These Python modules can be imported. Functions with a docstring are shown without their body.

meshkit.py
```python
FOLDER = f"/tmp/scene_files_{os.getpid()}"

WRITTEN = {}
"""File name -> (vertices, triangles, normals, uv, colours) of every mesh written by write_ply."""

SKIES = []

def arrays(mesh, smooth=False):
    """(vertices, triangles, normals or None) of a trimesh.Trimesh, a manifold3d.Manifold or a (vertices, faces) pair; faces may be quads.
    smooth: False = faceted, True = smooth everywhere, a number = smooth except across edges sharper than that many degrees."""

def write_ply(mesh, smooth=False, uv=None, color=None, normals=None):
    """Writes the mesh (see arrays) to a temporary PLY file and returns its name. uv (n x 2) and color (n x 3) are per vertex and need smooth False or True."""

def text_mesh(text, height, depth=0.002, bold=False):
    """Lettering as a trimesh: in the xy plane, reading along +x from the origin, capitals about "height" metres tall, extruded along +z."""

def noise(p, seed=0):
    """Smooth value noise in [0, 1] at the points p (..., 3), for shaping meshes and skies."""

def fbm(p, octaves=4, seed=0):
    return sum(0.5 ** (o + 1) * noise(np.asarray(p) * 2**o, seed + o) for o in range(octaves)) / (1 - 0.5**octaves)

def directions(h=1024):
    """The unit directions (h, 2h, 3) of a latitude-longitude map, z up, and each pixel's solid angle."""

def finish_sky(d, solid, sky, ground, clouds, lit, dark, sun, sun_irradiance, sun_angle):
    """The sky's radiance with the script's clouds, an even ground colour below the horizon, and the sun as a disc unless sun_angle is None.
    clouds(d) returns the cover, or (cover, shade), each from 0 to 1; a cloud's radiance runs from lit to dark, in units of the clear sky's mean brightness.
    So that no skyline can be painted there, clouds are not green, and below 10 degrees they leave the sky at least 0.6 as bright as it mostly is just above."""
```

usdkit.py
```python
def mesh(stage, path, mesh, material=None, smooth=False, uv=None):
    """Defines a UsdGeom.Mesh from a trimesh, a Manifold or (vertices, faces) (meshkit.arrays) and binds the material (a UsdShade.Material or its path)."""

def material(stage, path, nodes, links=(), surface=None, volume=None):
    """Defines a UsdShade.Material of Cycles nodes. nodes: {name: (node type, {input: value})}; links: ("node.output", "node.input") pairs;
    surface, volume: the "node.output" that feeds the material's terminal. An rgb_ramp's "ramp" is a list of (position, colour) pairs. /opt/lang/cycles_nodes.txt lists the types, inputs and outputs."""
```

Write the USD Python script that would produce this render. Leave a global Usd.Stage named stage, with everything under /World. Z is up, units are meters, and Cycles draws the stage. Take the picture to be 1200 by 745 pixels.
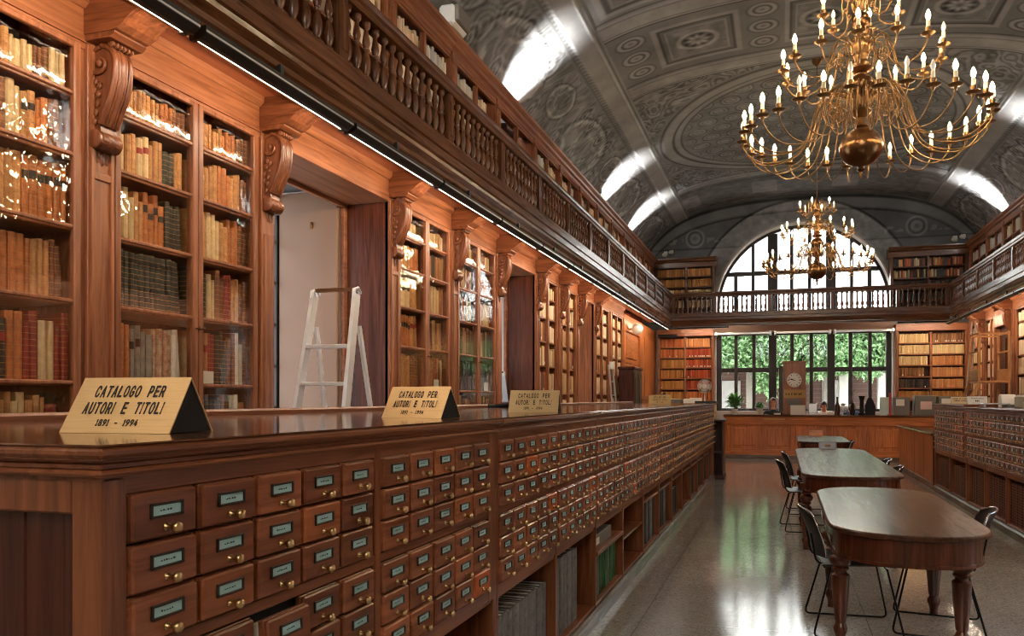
# Old library reading room: catalogue cabinets, glazed bookcases, gallery, painted vault, chandeliers.
import math, random, numpy as np, trimesh, manifold3d as m3, usdkit, meshkit
from pxr import Usd, UsdGeom, UsdShade, UsdLux, Gf, Sdf, Vt
from scipy.spatial import ConvexHull

stage = Usd.Stage.CreateInMemory()
UsdGeom.SetStageUpAxis(stage, 'Z'); UsdGeom.SetStageMetersPerUnit(stage, 1.0)
UsdGeom.Xform.Define(stage, '/World'); UsdGeom.Scope.Define(stage, '/World/Looks')

# ------------------------------------------------------------------ camera, sky, exposure
FPX, PX, HZ, EYE = 880.0, 660.0, 467.0, 1.45
TH = math.atan((915 - PX) / FPX); CT, ST = math.cos(TH), math.sin(TH)
EXPOSURE = 0.84
cam = UsdGeom.Camera.Define(stage, '/World/camera')
cam.CreateHorizontalApertureAttr(36.0)
cam.CreateFocalLengthAttr(36.0 * FPX / 1200)
cam.CreateHorizontalApertureOffsetAttr((600 - PX) * 36 / 1200)
cam.CreateVerticalApertureOffsetAttr((HZ - 372.5) * 36 / 1200)
cam.CreateExposureAttr(EXPOSURE)
cam.CreateClippingRangeAttr((0.05, 500.0))
cam.AddTransformOp().Set(Gf.Matrix4d(CT, ST, 0, 0, 0, 0, 1, 0, ST, -CT, 0, 0, 0, 0, EYE, 1))
SKY, STRIP, BULB, UPLIGHT = 3.1, 96.0, 105.0, 6.5
dome = UsdLux.DomeLight.Define(stage, '/World/sky')
dome.CreateIntensityAttr(SKY); dome.CreateColorAttr(Gf.Vec3f(0.93, 0.97, 1.0))

XM = 0.54                       # room axis
XL, XR, YE = -3.3, 4.38, 20.4   # faces of the side and end bookcases
YB = -4.0                       # wall behind the camera
GL, GR, GE = -2.70, 3.78, 19.25 # gallery fronts
CABL, CABR = -1.16, 2.34        # drawer faces of the catalogue rows

# ------------------------------------------------------------------ helpers
def _chamfer_faces():
    pts = []
    for sx in (-1, 1):
        for sy in (-1, 1):
            for sz in (-1, 1):
                pts += [(sx * 1.0, sy * .8, sz * .8), (sx * .8, sy * 1.0, sz * .8), (sx * .8, sy * .8, sz * 1.0)]
    p = np.array(pts); h = ConvexHull(p); f = h.simplices.copy()
    c = np.cross(p[f[:, 1]] - p[f[:, 0]], p[f[:, 2]] - p[f[:, 0]])
    bad = (c * h.equations[:, :3]).sum(1) < 0
    f[bad] = f[bad][:, [0, 2, 1]]
    return f
CHF = _chamfer_faces()
BOXF = np.array([(0, 2, 1), (0, 3, 2), (4, 5, 6), (4, 6, 7), (0, 1, 5), (0, 5, 4), (1, 2, 6), (1, 6, 5), (2, 3, 7), (2, 7, 6), (3, 0, 4), (3, 4, 7)])

class MB:
    """collects shapes into one mesh"""
    def __init__(s): s.v, s.f, s.n, s.c = [], [], 0, []
    def add(s, v, f, col=None):
        v = np.asarray(v, float); s.v.append(v); s.f.append(np.asarray(f, int) + s.n); s.n += len(v)
        if col is not None: s.c.append(np.tile(np.asarray(col, float), (len(v), 1)))
        return s
    def box(s, x0, x1, y0, y1, z0, z1, c=0, col=None):
        if x1 < x0: x0, x1 = x1, x0
        if y1 < y0: y0, y1 = y1, y0
        if z1 < z0: z0, z1 = z1, z0
        c = min(c, .45 * min(x1 - x0, y1 - y0, z1 - z0))
        if c > 0:
            m = np.array([(x0 + x1) / 2, (y0 + y1) / 2, (z0 + z1) / 2]); h = np.array([x1 - x0, y1 - y0, z1 - z0]) / 2
            pts = []
            for sx in (-1, 1):
                for sy in (-1, 1):
                    for sz in (-1, 1):
                        sg = np.array([sx, sy, sz])
                        for k in range(3):
                            q = h - c; q[k] = h[k]; pts.append(m + sg * q)
            return s.add(pts, CHF, col)
        return s.add([(x0, y0, z0), (x1, y0, z0), (x1, y1, z0), (x0, y1, z0), (x0, y0, z1), (x1, y0, z1), (x1, y1, z1), (x0, y1, z1)], BOXF, col)
    def prism(s, poly, axis, a, b, col=None):
        """extrude a 2D outline along an axis; outline coordinates are the other two axes in order"""
        p = np.asarray(poly, float)
        if ((p[:, 0] * np.roll(p[:, 1], -1) - np.roll(p[:, 0], -1) * p[:, 1]).sum()) < 0: p = p[::-1]
        n = len(p); tri = _earclip(p)
        if axis == 'y': tri = tri[:, ::-1]
        def lift(t):
            o = np.full((n, 1), t)
            return np.hstack({'x': [o, p], 'y': [p[:, :1], o, p[:, 1:]], 'z': [p, o]}[axis])
        v = np.vstack([lift(a), lift(b)]); i = np.arange(n); j = (i + 1) % n
        side = np.vstack([np.c_[i, j, j + n], np.c_[i, j + n, i + n]])
        if axis == 'y': side = side[:, ::-1]
        f = np.vstack([side, tri[:, ::-1], tri + n])
        if b < a: f = f[:, ::-1]
        return s.add(v, f, col)
    def lathe(s, prof, n=16, c=(0, 0, 0), axis='z', col=None):
        """prof: (r, h) from bottom to top"""
        p = np.asarray(prof, float); k = len(p); a = np.arange(n) * 2 * np.pi / n
        v = np.stack([p[:, None, 0] * np.cos(a), p[:, None, 0] * np.sin(a), np.broadcast_to(p[:, None, 1], (k, n))], -1).reshape(-1, 3)
        i, j = np.meshgrid(np.arange(k - 1), np.arange(n), indexing='ij'); q = (j + 1) % n
        A, B, C, D = i * n + j, i * n + q, (i + 1) * n + q, (i + 1) * n + j
        f = np.vstack([np.stack([A, B, C], -1).reshape(-1, 3), np.stack([A, C, D], -1).reshape(-1, 3)])
        v = np.vstack([v, [(0, 0, p[0, 1]), (0, 0, p[-1, 1])]]); m = k * n; r = np.arange(n)
        f = np.vstack([f, np.c_[(r + 1) % n, r, np.full(n, m)], np.c_[(k - 1) * n + r, (k - 1) * n + (r + 1) % n, np.full(n, m + 1)]])
        if axis == 'y': v = np.c_[v[:, 0], v[:, 2], v[:, 1]]; f = f[:, ::-1]
        if axis == 'x': v = np.c_[v[:, 2], v[:, 1], v[:, 0]]; f = f[:, ::-1]
        return s.add(v + np.asarray(c, float), f, col)
    def ball(s, c, r, n=12, sq=(1, 1, 1), col=None):
        t = np.linspace(-np.pi / 2, np.pi / 2, n // 2 + 1)
        k = s.n; s.lathe(np.c_[np.maximum(np.cos(t), 1e-3) * r, np.sin(t) * r], n, (0, 0, 0), 'z', col)
        s.v[-1] = s.v[-1] * np.asarray(sq) + np.asarray(c, float); return s
    def tube(s, pts, r, n=8, col=None):
        p = np.asarray(pts, float); t = np.gradient(p, axis=0); t /= np.linalg.norm(t, axis=1, keepdims=True) + 1e-12
        ref = np.array([0, 0, 1.0]) if abs(t[0, 2]) < .9 else np.array([1.0, 0, 0])
        a = np.cross(t[0], ref); a /= np.linalg.norm(a); A = [a]
        for k in range(1, len(p)):
            a = A[-1] - t[k] * (A[-1] @ t[k]); A.append(a / (np.linalg.norm(a) + 1e-12))
        A = np.array(A); B = np.cross(t, A); ang = np.arange(n) * 2 * np.pi / n
        r = np.broadcast_to(r, (len(p),))
        v = (p[:, None] + r[:, None, None] * (np.cos(ang)[None, :, None] * A[:, None] + np.sin(ang)[None, :, None] * B[:, None])).reshape(-1, 3)
        k = len(p); i, j = np.meshgrid(np.arange(k - 1), np.arange(n), indexing='ij'); q = (j + 1) % n
        a_, b_, c_, d_ = i * n + j, i * n + q, (i + 1) * n + q, (i + 1) * n + j
        f = np.vstack([np.stack([a_, b_, c_], -1).reshape(-1, 3), np.stack([a_, c_, d_], -1).reshape(-1, 3)])
        v = np.vstack([v, p[:1], p[-1:]]); m = k * n; g = np.arange(n)
        f = np.vstack([f, np.c_[(g + 1) % n, g, np.full(n, m)], np.c_[(k - 1) * n + g, (k - 1) * n + (g + 1) % n, np.full(n, m + 1)]])
        return s.add(v, f, col)
    def bar(s, a, b, w, h=None, col=None):
        """a square bar from a to b"""
        a, b = np.asarray(a, float), np.asarray(b, float); h = h or w; t = (b - a) / np.linalg.norm(b - a)
        u = np.cross(t, [0, 0, 1.0]) if abs(t[2]) < .95 else np.cross(t, [0, 1.0, 0]); u /= np.linalg.norm(u); q = np.cross(u, t)
        c = [u * w / 2 * i + q * h / 2 * j for i, j in ((-1, -1), (1, -1), (1, 1), (-1, 1))]
        v = np.array([a + d for d in c] + [b + d for d in c]); f = BOXF
        m = v.mean(0); tri = v[f]; vol = np.einsum('ij,ij->i', tri[:, 0] - m, np.cross(tri[:, 1] - m, tri[:, 2] - m)).sum()
        return s.add(v, f if vol > 0 else f[:, ::-1], col)
    def mesh(s, m, col=None):
        v, f, _ = meshkit.arrays(m); return s.add(v, f, col)
    def xf(s, M):
        """transform everything so far by a 3x4 matrix"""
        M = np.asarray(M, float); s.v = [v @ M[:, :3].T + M[:, 3] for v in s.v]; return s
    def get(s): return np.vstack(s.v), np.vstack(s.f)

def _earclip(p):
    idx = list(range(len(p))); out = []
    def cr(a, b, c): return (b[0] - a[0]) * (c[1] - a[1]) - (b[1] - a[1]) * (c[0] - a[0])
    guard = 0
    while len(idx) > 3 and guard < 4000:
        guard += 1; n = len(idx); best = None
        for k in range(n):
            i, j, l = idx[k - 1], idx[k], idx[(k + 1) % n]; a, b, c = p[i], p[j], p[l]
            if cr(a, b, c) <= 1e-14: continue
            if any(cr(a, b, p[m]) > 1e-14 and cr(b, c, p[m]) > 1e-14 and cr(c, a, p[m]) > 1e-14 for m in idx if m not in (i, j, l)): continue
            best = k; break
        if best is None: best = min(range(n), key=lambda k: abs(cr(p[idx[k - 1]], p[idx[k]], p[idx[(k + 1) % n]])))
        k = best; out.append((idx[k - 1], idx[k], idx[(k + 1) % n])); idx.pop(k)
    out.append(tuple(idx)); return np.array(out)

_used = {}
def numbered(parent, name):
    d = _used.setdefault(str(parent), {}); k = d.get(name, 0); d[name] = k + 1
    return name if k == 0 else f'{name}_{k:03d}'

def obj(name, mb, mat, parent=None, smooth=False, color=None, label=None):
    """ONE mesh prim under parent, or under /World"""
    P = parent.GetPath().pathString if parent is not None else '/World'
    path = f'{P}/{numbered(P, name)}'
    v, f, n = meshkit.arrays(mb.get() if isinstance(mb, MB) else mb, smooth)
    m = UsdGeom.Mesh.Define(stage, path)
    m.CreatePointsAttr(Vt.Vec3fArray.FromNumpy(v.astype(np.float32)))
    m.CreateFaceVertexCountsAttr(Vt.IntArray.FromNumpy(np.full(len(f), 3, np.int32)))
    m.CreateFaceVertexIndicesAttr(Vt.IntArray.FromNumpy(f.astype(np.int32).ravel()))
    m.CreateSubdivisionSchemeAttr('none')
    if n is not None:
        m.CreateNormalsAttr(Vt.Vec3fArray.FromNumpy(n.astype(np.float32))); m.SetNormalsInterpolation('vertex')
    if color is None and isinstance(mb, MB) and mb.c: color = np.vstack(mb.c)
    if color is not None:
        UsdGeom.PrimvarsAPI(m).CreatePrimvar('paint', Sdf.ValueTypeNames.Color3fArray, 'vertex').Set(Vt.Vec3fArray.FromNumpy(np.asarray(color, np.float32)))
    UsdShade.MaterialBindingAPI.Apply(m.GetPrim()).Bind(L[mat])
    p = m.GetPrim()
    if label: p.SetCustomDataByKey('label', label)
    return p

def tag(p, label, cat, group=None, kind=None):
    p.SetCustomDataByKey('label', label); p.SetCustomDataByKey('category', cat)
    if group: p.SetCustomDataByKey('group', group)
    if kind: p.SetCustomDataByKey('kind', kind)
    return p
def empty(name, loc=(0, 0, 0), rotz=0, parent=None, tilt=None):
    P = parent.GetPath().pathString if parent is not None else '/World'
    x = UsdGeom.Xform.Define(stage, f'{P}/{numbered(P, name)}')
    x.AddTranslateOp().Set(Gf.Vec3d(*map(float, loc)))
    if rotz: x.AddRotateZOp().Set(float(rotz))
    if tilt: x.AddRotateXYZOp().Set(Gf.Vec3f(*map(float, tilt)))
    return x.GetPrim()
def thing(name, label, cat, loc=(0, 0, 0), rotz=0, group=None, kind=None, tilt=None):
    return tag(empty(name, loc, rotz, None, tilt), label, cat, group, kind)
def struct(name, mb=None, mat=None, loc=None, rotz=0, smooth=False, color=None):
    p = obj(name, mb, mat, None, smooth, color) if mb is not None else empty(name, loc or (0, 0, 0), rotz)
    p.SetCustomDataByKey('kind', 'structure'); return p
_kinds = stage.CreateClassPrim('/World/kinds')
def proto(name):
    p = UsdGeom.Xform.Define(stage, f'/World/kinds/{numbered("/World/kinds", name)}'); return p.GetPrim()
def inst(name, src, loc=(0, 0, 0), rotz=0, parent=None, tilt=None, scale=None):
    """an instance of a kind: its parts come along"""
    P = parent.GetPath().pathString if parent is not None else '/World'
    x = UsdGeom.Xform.Define(stage, f'{P}/{numbered(P, name)}')
    x.AddTranslateOp().Set(Gf.Vec3d(*map(float, loc)))
    if rotz: x.AddRotateZOp().Set(float(rotz))
    if tilt: x.AddRotateXYZOp().Set(Gf.Vec3f(*map(float, tilt)))
    if scale: x.AddScaleOp().Set(Gf.Vec3f(*map(float, scale)))
    q = x.GetPrim(); q.GetReferences().AddInternalReference(src.GetPath()); q.SetInstanceable(True); return q

ORD = 'first second third fourth fifth sixth seventh eighth ninth tenth eleventh twelfth thirteenth fourteenth fifteenth sixteenth seventeenth eighteenth nineteenth twentieth'.split()
def nth(i): return ORD[i] if i < len(ORD) else f'{i + 1}th'

# ------------------------------------------------------------------ materials
L = {}
def lin(r, g, b):
    f = lambda c: (c / 255 / 12.92) if c <= 10 else ((c / 255 + .055) / 1.055) ** 2.4
    return (f(r), f(g), f(b))
def mat(name, nodes, links, surface='p.BSDF'):
    L[name] = usdkit.material(stage, f'/World/Looks/{name}', nodes, links, surface)
def plain(name, col, rough=.5, metal=0., spec=.5, **kw):
    mat(name, {'p': ('principled_bsdf', {'base_color': col, 'roughness': rough, 'metallic': metal, 'specular_ior_level': spec, **kw})}, [])
def wood(name, dark, light, axis='z', rough=.35, vary=.25, coat=.0, scale=1.0, bump=.12, rvar=.25):
    sc = {'x': (.7, 11, 11), 'y': (11, .7, 11), 'z': (11, 11, .7)}[axis]
    mat(name, {
        'tc': ('texture_coordinate', {}), 'oi': ('object_info', {}),
        'off': ('vector_math', {'math_type': 'multiply_add', 'vector2': (3.1, 3.1, 3.1)}),
        'mp': ('mapping', {'scale': tuple(scale * k for k in sc)}),
        'n1': ('noise_texture', {'scale': 2.2, 'detail': 5, 'roughness': .62, 'distortion': .9}),
        'n2': ('noise_texture', {'scale': 1.3, 'detail': 2, 'roughness': .5}),
        'rp': ('rgb_ramp', {'ramp': [(.28, dark), (.52, tuple(.5 * (a + b) for a, b in zip(dark, light))), (.75, light)]}),
        'vr': ('math', {'math_type': 'multiply_add', 'value2': vary, 'value3': 1 - vary / 2}),
        'v2': ('math', {'math_type': 'multiply_add', 'value2': .9, 'value3': .55}),
        'vm': ('math', {'math_type': 'multiply'}),
        'hs': ('hsv', {}),
        'rr': ('math', {'math_type': 'multiply_add', 'value2': rvar, 'value3': rough - rvar / 2}),
        'bp': ('bump', {'strength': bump, 'distance': .004}),
        'p': ('principled_bsdf', {'coat_weight': coat, 'coat_roughness': .12, 'specular_ior_level': .45})},
        [('oi.location', 'off.vector1'), ('tc.object', 'off.vector3'), ('off.vector', 'mp.vector'), ('mp.vector', 'n1.vector'), ('off.vector', 'n2.vector'),
         ('n1.fac', 'rp.fac'), ('oi.random', 'vr.value1'), ('n2.fac', 'v2.value1'), ('vr.value', 'vm.value1'), ('v2.value', 'vm.value2'),
         ('rp.color', 'hs.color'), ('vm.value', 'hs.value'), ('hs.color', 'p.base_color'), ('n1.fac', 'rr.value1'), ('rr.value', 'p.roughness'),
         ('n1.fac', 'bp.height'), ('bp.normal', 'p.normal')])
for ax in 'xyz':
    wood('case_wood_' + ax, lin(108, 60, 36), lin(172, 108, 70), ax, .36, .12)
    wood('gallery_wood_' + ax, lin(62, 36, 22), lin(122, 76, 44), ax, .25, .12)
    wood('cabinet_wood_' + ax, lin(92, 48, 27), lin(152, 90, 54), ax, .34, .12)
    wood('dark_wood_' + ax, lin(38, 14, 8), lin(84, 36, 20), ax, .32, .15)
    wood('table_wood_' + ax, lin(56, 26, 16), lin(112, 56, 32), ax, .24, .15, .3)
    wood('counter_wood_' + ax, lin(146, 76, 36), lin(212, 130, 70), ax, .35, .12)
wood('cabinet_top', lin(70, 40, 26), lin(112, 70, 46), 'x', .10, .1, .0, 1, .0, .04)
wood('table_top', lin(50, 28, 18), lin(98, 60, 40), 'y', .24, .1, .0, 1, .0, .05)
wood('soffit_wood', lin(124, 66, 40), lin(168, 98, 62), 'x', .42, .1)
for k, (d, l) in enumerate([((104, 56, 34), (166, 98, 62)), ((92, 48, 30), (146, 84, 54)), ((114, 60, 32), (182, 106, 62)), ((160, 72, 30), (214, 108, 48))]):
    wood(f'drawer_wood_{k}', lin(*d), lin(*l), 'x', .34, .35, .1)
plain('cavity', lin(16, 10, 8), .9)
plain('brass', (.6, .42, .18), .4, .6)
plain('brass_old', (.25, .138, .058), .34, 1.)
plain('bronze', (.17, .085, .036), .28, 1.)
plain('dark_metal', lin(62, 54, 48), .42, .7)
plain('black', lin(18, 17, 17), .4)
plain('black_leather', lin(30, 27, 26), .38)
plain('steel', (.62, .62, .63), .34, 1.)
plain('aluminium', (.80, .80, .81), .38, .4)
plain('chrome', (.75, .75, .76), .14, 1.)
plain('label_card', lin(158, 196, 196), .45)
plain('paper', lin(226, 222, 212), .7)
plain('old_paper', lin(205, 180, 140), .8)
plain('ink', lin(34, 28, 24), .7)
plain('white_paint', lin(225, 222, 216), .5)
plain('grey_box', lin(112, 108, 100), .6)
plain('plaster', lin(196, 188, 182), .8)
plain('wall_pink', lin(176, 150, 136), .8)
plain('red_paint', lin(180, 60, 40), .5)
plain('window_frame', lin(40, 30, 26), .45)
plain('wire', lin(22, 21, 21), .3, .5)
plain('skin', lin(205, 150, 122), .5, subsurface_weight=.1, subsurface_scale=.01)
plain('cloth_black', lin(26, 25, 28), .85)
plain('cloth_white', lin(215, 212, 208), .85)
plain('cloth_blue', lin(90, 110, 140), .85)
plain('hair_dark', lin(38, 26, 20), .6)
plain('leaf_plain', lin(122, 182, 96), .4)
plain('terracotta', lin(196, 190, 180), .6)
mat('candle', {'p': ('principled_bsdf', {'base_color': lin(236, 222, 192), 'roughness': .45})}, [])
mat('bulb_lit', {'e': ('emission', {'color': (1., .74, .42), 'strength': BULB})}, [], 'e.emission')
mat('bulb_off', {'p': ('principled_bsdf', {'base_color': (.9, .9, .88), 'roughness': .1})}, [])
mat('strip_glow', {'e': ('emission', {'color': (1., .79, .56), 'strength': STRIP})}, [], 'e.emission')
mat('lamp_glow', {'e': ('emission', {'color': (1., .95, .88), 'strength': 20.0})}, [], 'e.emission')
def pane(name, rough=.0, tint=(1, 1, 1), wob=0., wscale=18., f0=.04):
    mat(name, {'t': ('transparent_bsdf', {'color': tint}), 'g': ('glossy_bsdf', {'color': (1, 1, 1), 'roughness': rough}), 'lw': ('layer_weight', {'blend': .5}),
               'pw': ('math', {'math_type': 'power', 'value2': 5.0}), 'fr': ('math', {'math_type': 'multiply_add', 'value2': 1 - f0, 'value3': f0}),
               'tc': ('texture_coordinate', {}), 'n': ('noise_texture', {'scale': wscale, 'detail': 1.5}), 'b': ('bump', {'strength': wob, 'distance': .02}), 'm': ('mix_closure', {})},
        [('tc.object', 'n.vector'), ('n.fac', 'b.height'), ('b.normal', 'g.normal'), ('lw.facing', 'pw.value1'), ('pw.value', 'fr.value1'), ('fr.value', 'm.fac'), ('t.BSDF', 'm.closure1'), ('g.BSDF', 'm.closure2')], 'm.closure')
pane('old_glass', .015, (.98, .97, .94), .07, 14., .05)
pane('window_glass', .0, (.97, .98, .975), .0, 18., .006)
# leather bindings
def leather(name, c, c2, gilt=None, rough=.5):
    nodes = {'tc': ('texture_coordinate', {}), 'oi': ('object_info', {}),
             'off': ('vector_math', {'math_type': 'multiply_add', 'vector2': (5.3, 5.3, 5.3)}),
             'n': ('noise_texture', {'scale': 26, 'detail': 5, 'roughness': .65}),
             'rp': ('rgb_ramp', {'ramp': [(.3, c), (.7, c2)]}),
             'vr': ('math', {'math_type': 'multiply_add', 'value2': .4, 'value3': .8}), 'hs': ('hsv', {}),
             'bp': ('bump', {'strength': .2, 'distance': .002}),
             'p': ('principled_bsdf', {'roughness': rough})}
    links = [('oi.location', 'off.vector1'), ('tc.object', 'off.vector3'), ('off.vector', 'n.vector'), ('n.fac', 'rp.fac'), ('oi.random', 'vr.value1'), ('rp.color', 'hs.color'),
             ('vr.value', 'hs.value'), ('n.fac', 'bp.height'), ('bp.normal', 'p.normal')]
    if gilt:
        nodes |= {'w': ('wave_texture', {'bands_direction': 'z', 'scale': 11.0, 'distortion': .0}), 'wr': ('rgb_ramp', {'ramp': [(.0, (0, 0, 0)), (.955, (0, 0, 0)), (.98, (.8, .8, .8)), (1., (.8, .8, .8))]}),
                  'mx': ('mix', {'color2': gilt})}
        links += [('tc.object', 'w.vector'), ('w.fac', 'wr.fac'), ('wr.color', 'mx.fac'), ('hs.color', 'mx.color1'), ('mx.color', 'p.base_color')]
    else: links.append(('hs.color', 'p.base_color'))
    mat(name, nodes, links)
G_ = lin(180, 132, 72)
leather('tan', lin(168, 112, 66), lin(208, 156, 100), G_)
leather('beige', lin(190, 160, 118), lin(222, 196, 152))
leather('orange', lin(160, 88, 42), lin(202, 124, 66), G_)
leather('brown', lin(96, 54, 32), lin(142, 86, 52), G_)
leather('red', lin(122, 32, 24), lin(168, 52, 38), G_)
leather('green_black', lin(34, 36, 30), lin(62, 62, 50), G_)
leather('grey', lin(120, 116, 108), lin(158, 152, 142))
leather('blue_grey', lin(64, 74, 88), lin(96, 106, 118), G_)
leather('white', lin(206, 198, 184), lin(230, 224, 212))
leather('marbled', lin(140, 60, 40), lin(214, 190, 160), G_)
leather('grey_cloth', lin(92, 90, 86), lin(132, 128, 122), None, .75)
leather('green_cloth', lin(38, 78, 44), lin(62, 116, 66), None, .7)
leather('black_cloth', lin(34, 33, 34), lin(58, 56, 56), None, .6)
leather('maroon_cloth', lin(58, 26, 20), lin(100, 48, 36), G_, .6)
plain('patch_dark', lin(44, 36, 28), .5); plain('patch_red', lin(150, 40, 28), .5); plain('patch_cream', lin(216, 196, 158), .6)
mat('painted', {'a': ('attribute', {'attribute': 'paint'}), 'p': ('principled_bsdf', {'roughness': .6})}, [('a.color', 'p.base_color')])
mat('fresco', {'a': ('attribute', {'attribute': 'paint'}), 'tc': ('texture_coordinate', {}), 'n': ('noise_texture', {'scale': 1.7, 'detail': 6, 'roughness': .6}),
               'rp': ('rgb_ramp', {'ramp': [(.25, (.72, .72, .72)), (.75, (1.2, 1.2, 1.2))]}), 'mx': ('mix', {'mix_type': 'multiply', 'fac': 1.0}), 'p': ('principled_bsdf', {'roughness': .7, 'specular_ior_level': .2})},
    [('tc.object', 'n.vector'), ('n.fac', 'rp.fac'), ('a.color', 'mx.color1'), ('rp.color', 'mx.color2'), ('mx.color', 'p.base_color')])
mat('terrazzo', {'tc': ('texture_coordinate', {}), 'oi': ('object_info', {}), 'v': ('voronoi_texture', {'scale': 105}), 'n': ('noise_texture', {'scale': 1.1, 'detail': 6, 'roughness': .6}), 'n3': ('noise_texture', {'scale': 14, 'detail': 4}),
                 'rp': ('rgb_ramp', {'ramp': [(0., lin(140, 134, 124)), (.2, lin(170, 164, 154)), (.8, lin(178, 172, 162)), (1., lin(198, 192, 182))]}),
                 'sc': ('separate_color', {}), 'hs': ('hsv', {}), 'vm': ('math', {'math_type': 'multiply_add', 'value2': .55, 'value3': .7}),
                 'rr': ('math', {'math_type': 'multiply_add', 'value2': .10, 'value3': .08}), 'bp': ('bump', {'strength': .0, 'distance': .001}),
                 'p': ('principled_bsdf', {'specular_ior_level': .6, 'coat_weight': .55, 'coat_roughness': .10})},
    [('tc.object', 'v.vector'), ('tc.object', 'n.vector'), ('tc.object', 'n3.vector'), ('v.color', 'sc.color'), ('sc.r', 'rp.fac'), ('rp.color', 'hs.color'), ('n.fac', 'vm.value1'), ('vm.value', 'hs.value'),
     ('hs.color', 'p.base_color'), ('n3.fac', 'rr.value1'), ('rr.value', 'p.roughness'), ('n.fac', 'bp.height'), ('bp.normal', 'p.normal')])
mat('brushed_brass', {'tc': ('texture_coordinate', {}), 'mp': ('mapping', {'scale': (3, 90, 90)}), 'n': ('noise_texture', {'scale': 4, 'detail': 3}),
                      'rr': ('math', {'math_type': 'multiply_add', 'value2': .2, 'value3': .26}), 'p': ('principled_bsdf', {'base_color': (.60, .415, .20), 'metallic': .5})},
    [('tc.object', 'mp.vector'), ('mp.vector', 'n.vector'), ('n.fac', 'rr.value1'), ('rr.value', 'p.roughness')])
mat('leaf', {'oi': ('object_info', {}), 'tc': ('geometry', {}), 'n': ('noise_texture', {'scale': 13., 'detail': 3}), 'rp': ('rgb_ramp', {'ramp': [(.3, lin(54, 84, 48)), (.5, lin(112, 150, 98)), (.72, lin(186, 212, 166))]}),
             'd': ('principled_bsdf', {'roughness': .5}), 't': ('translucent_bsdf', {}), 'm': ('mix_closure', {'fac': .4})},
    [('tc.position', 'n.vector'), ('n.fac', 'rp.fac'), ('rp.color', 'd.base_color'), ('rp.color', 't.color'), ('d.BSDF', 'm.closure1'), ('t.BSDF', 'm.closure2')], 'm.closure')
plain('shutter_paint', lin(150, 112, 84), .5)
wood('upper_back', lin(120, 46, 26), lin(160, 70, 40), 'z', .5, .1)
wood('plinth_wood', lin(70, 56, 48), lin(118, 100, 88), 'x', .3, .1)
wood('pale_wood_x', lin(150, 96, 50), lin(196, 140, 84), 'x', .45, .1)
wood('pale_wood_z', lin(150, 96, 50), lin(196, 140, 84), 'z', .45, .1)
plain('pink_paper', lin(214, 180, 176), .7); plain('pale_print', lin(196, 212, 204), .6); plain('label_grey', lin(150, 142, 120), .6)
plain('hair_brown', lin(96, 58, 34), .6); plain('lips', lin(160, 90, 80), .5); plain('window_dark', lin(150, 156, 160), .2); plain('pale_render', lin(226, 222, 214), .9); plain('loggia_render', lin(120, 114, 106), .9); plain('loggia_white', lin(178, 176, 172), .8); plain('brick', lin(98, 72, 64), .9); plain('paving', lin(180, 172, 160), .9)
plain('lamp_housing', lin(30, 28, 26), .5, .3)
plain('brass_dull', lin(176, 136, 72), .5); plain('clock_white', lin(240, 238, 232), .5)
plain('plaster_dark', lin(96, 90, 88), .8)
pane('niche_glass', .0, (.46, .48, .50), .0, 18., .012)
plain('knob_brass', (.62, .42, .2), .28, 1.)
for ax in 'xyz': wood('carved_wood_' + ax, lin(84, 44, 26), lin(146, 86, 52), ax, .32, .12)
plain('fan_grey', lin(168, 166, 160), .5)
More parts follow.
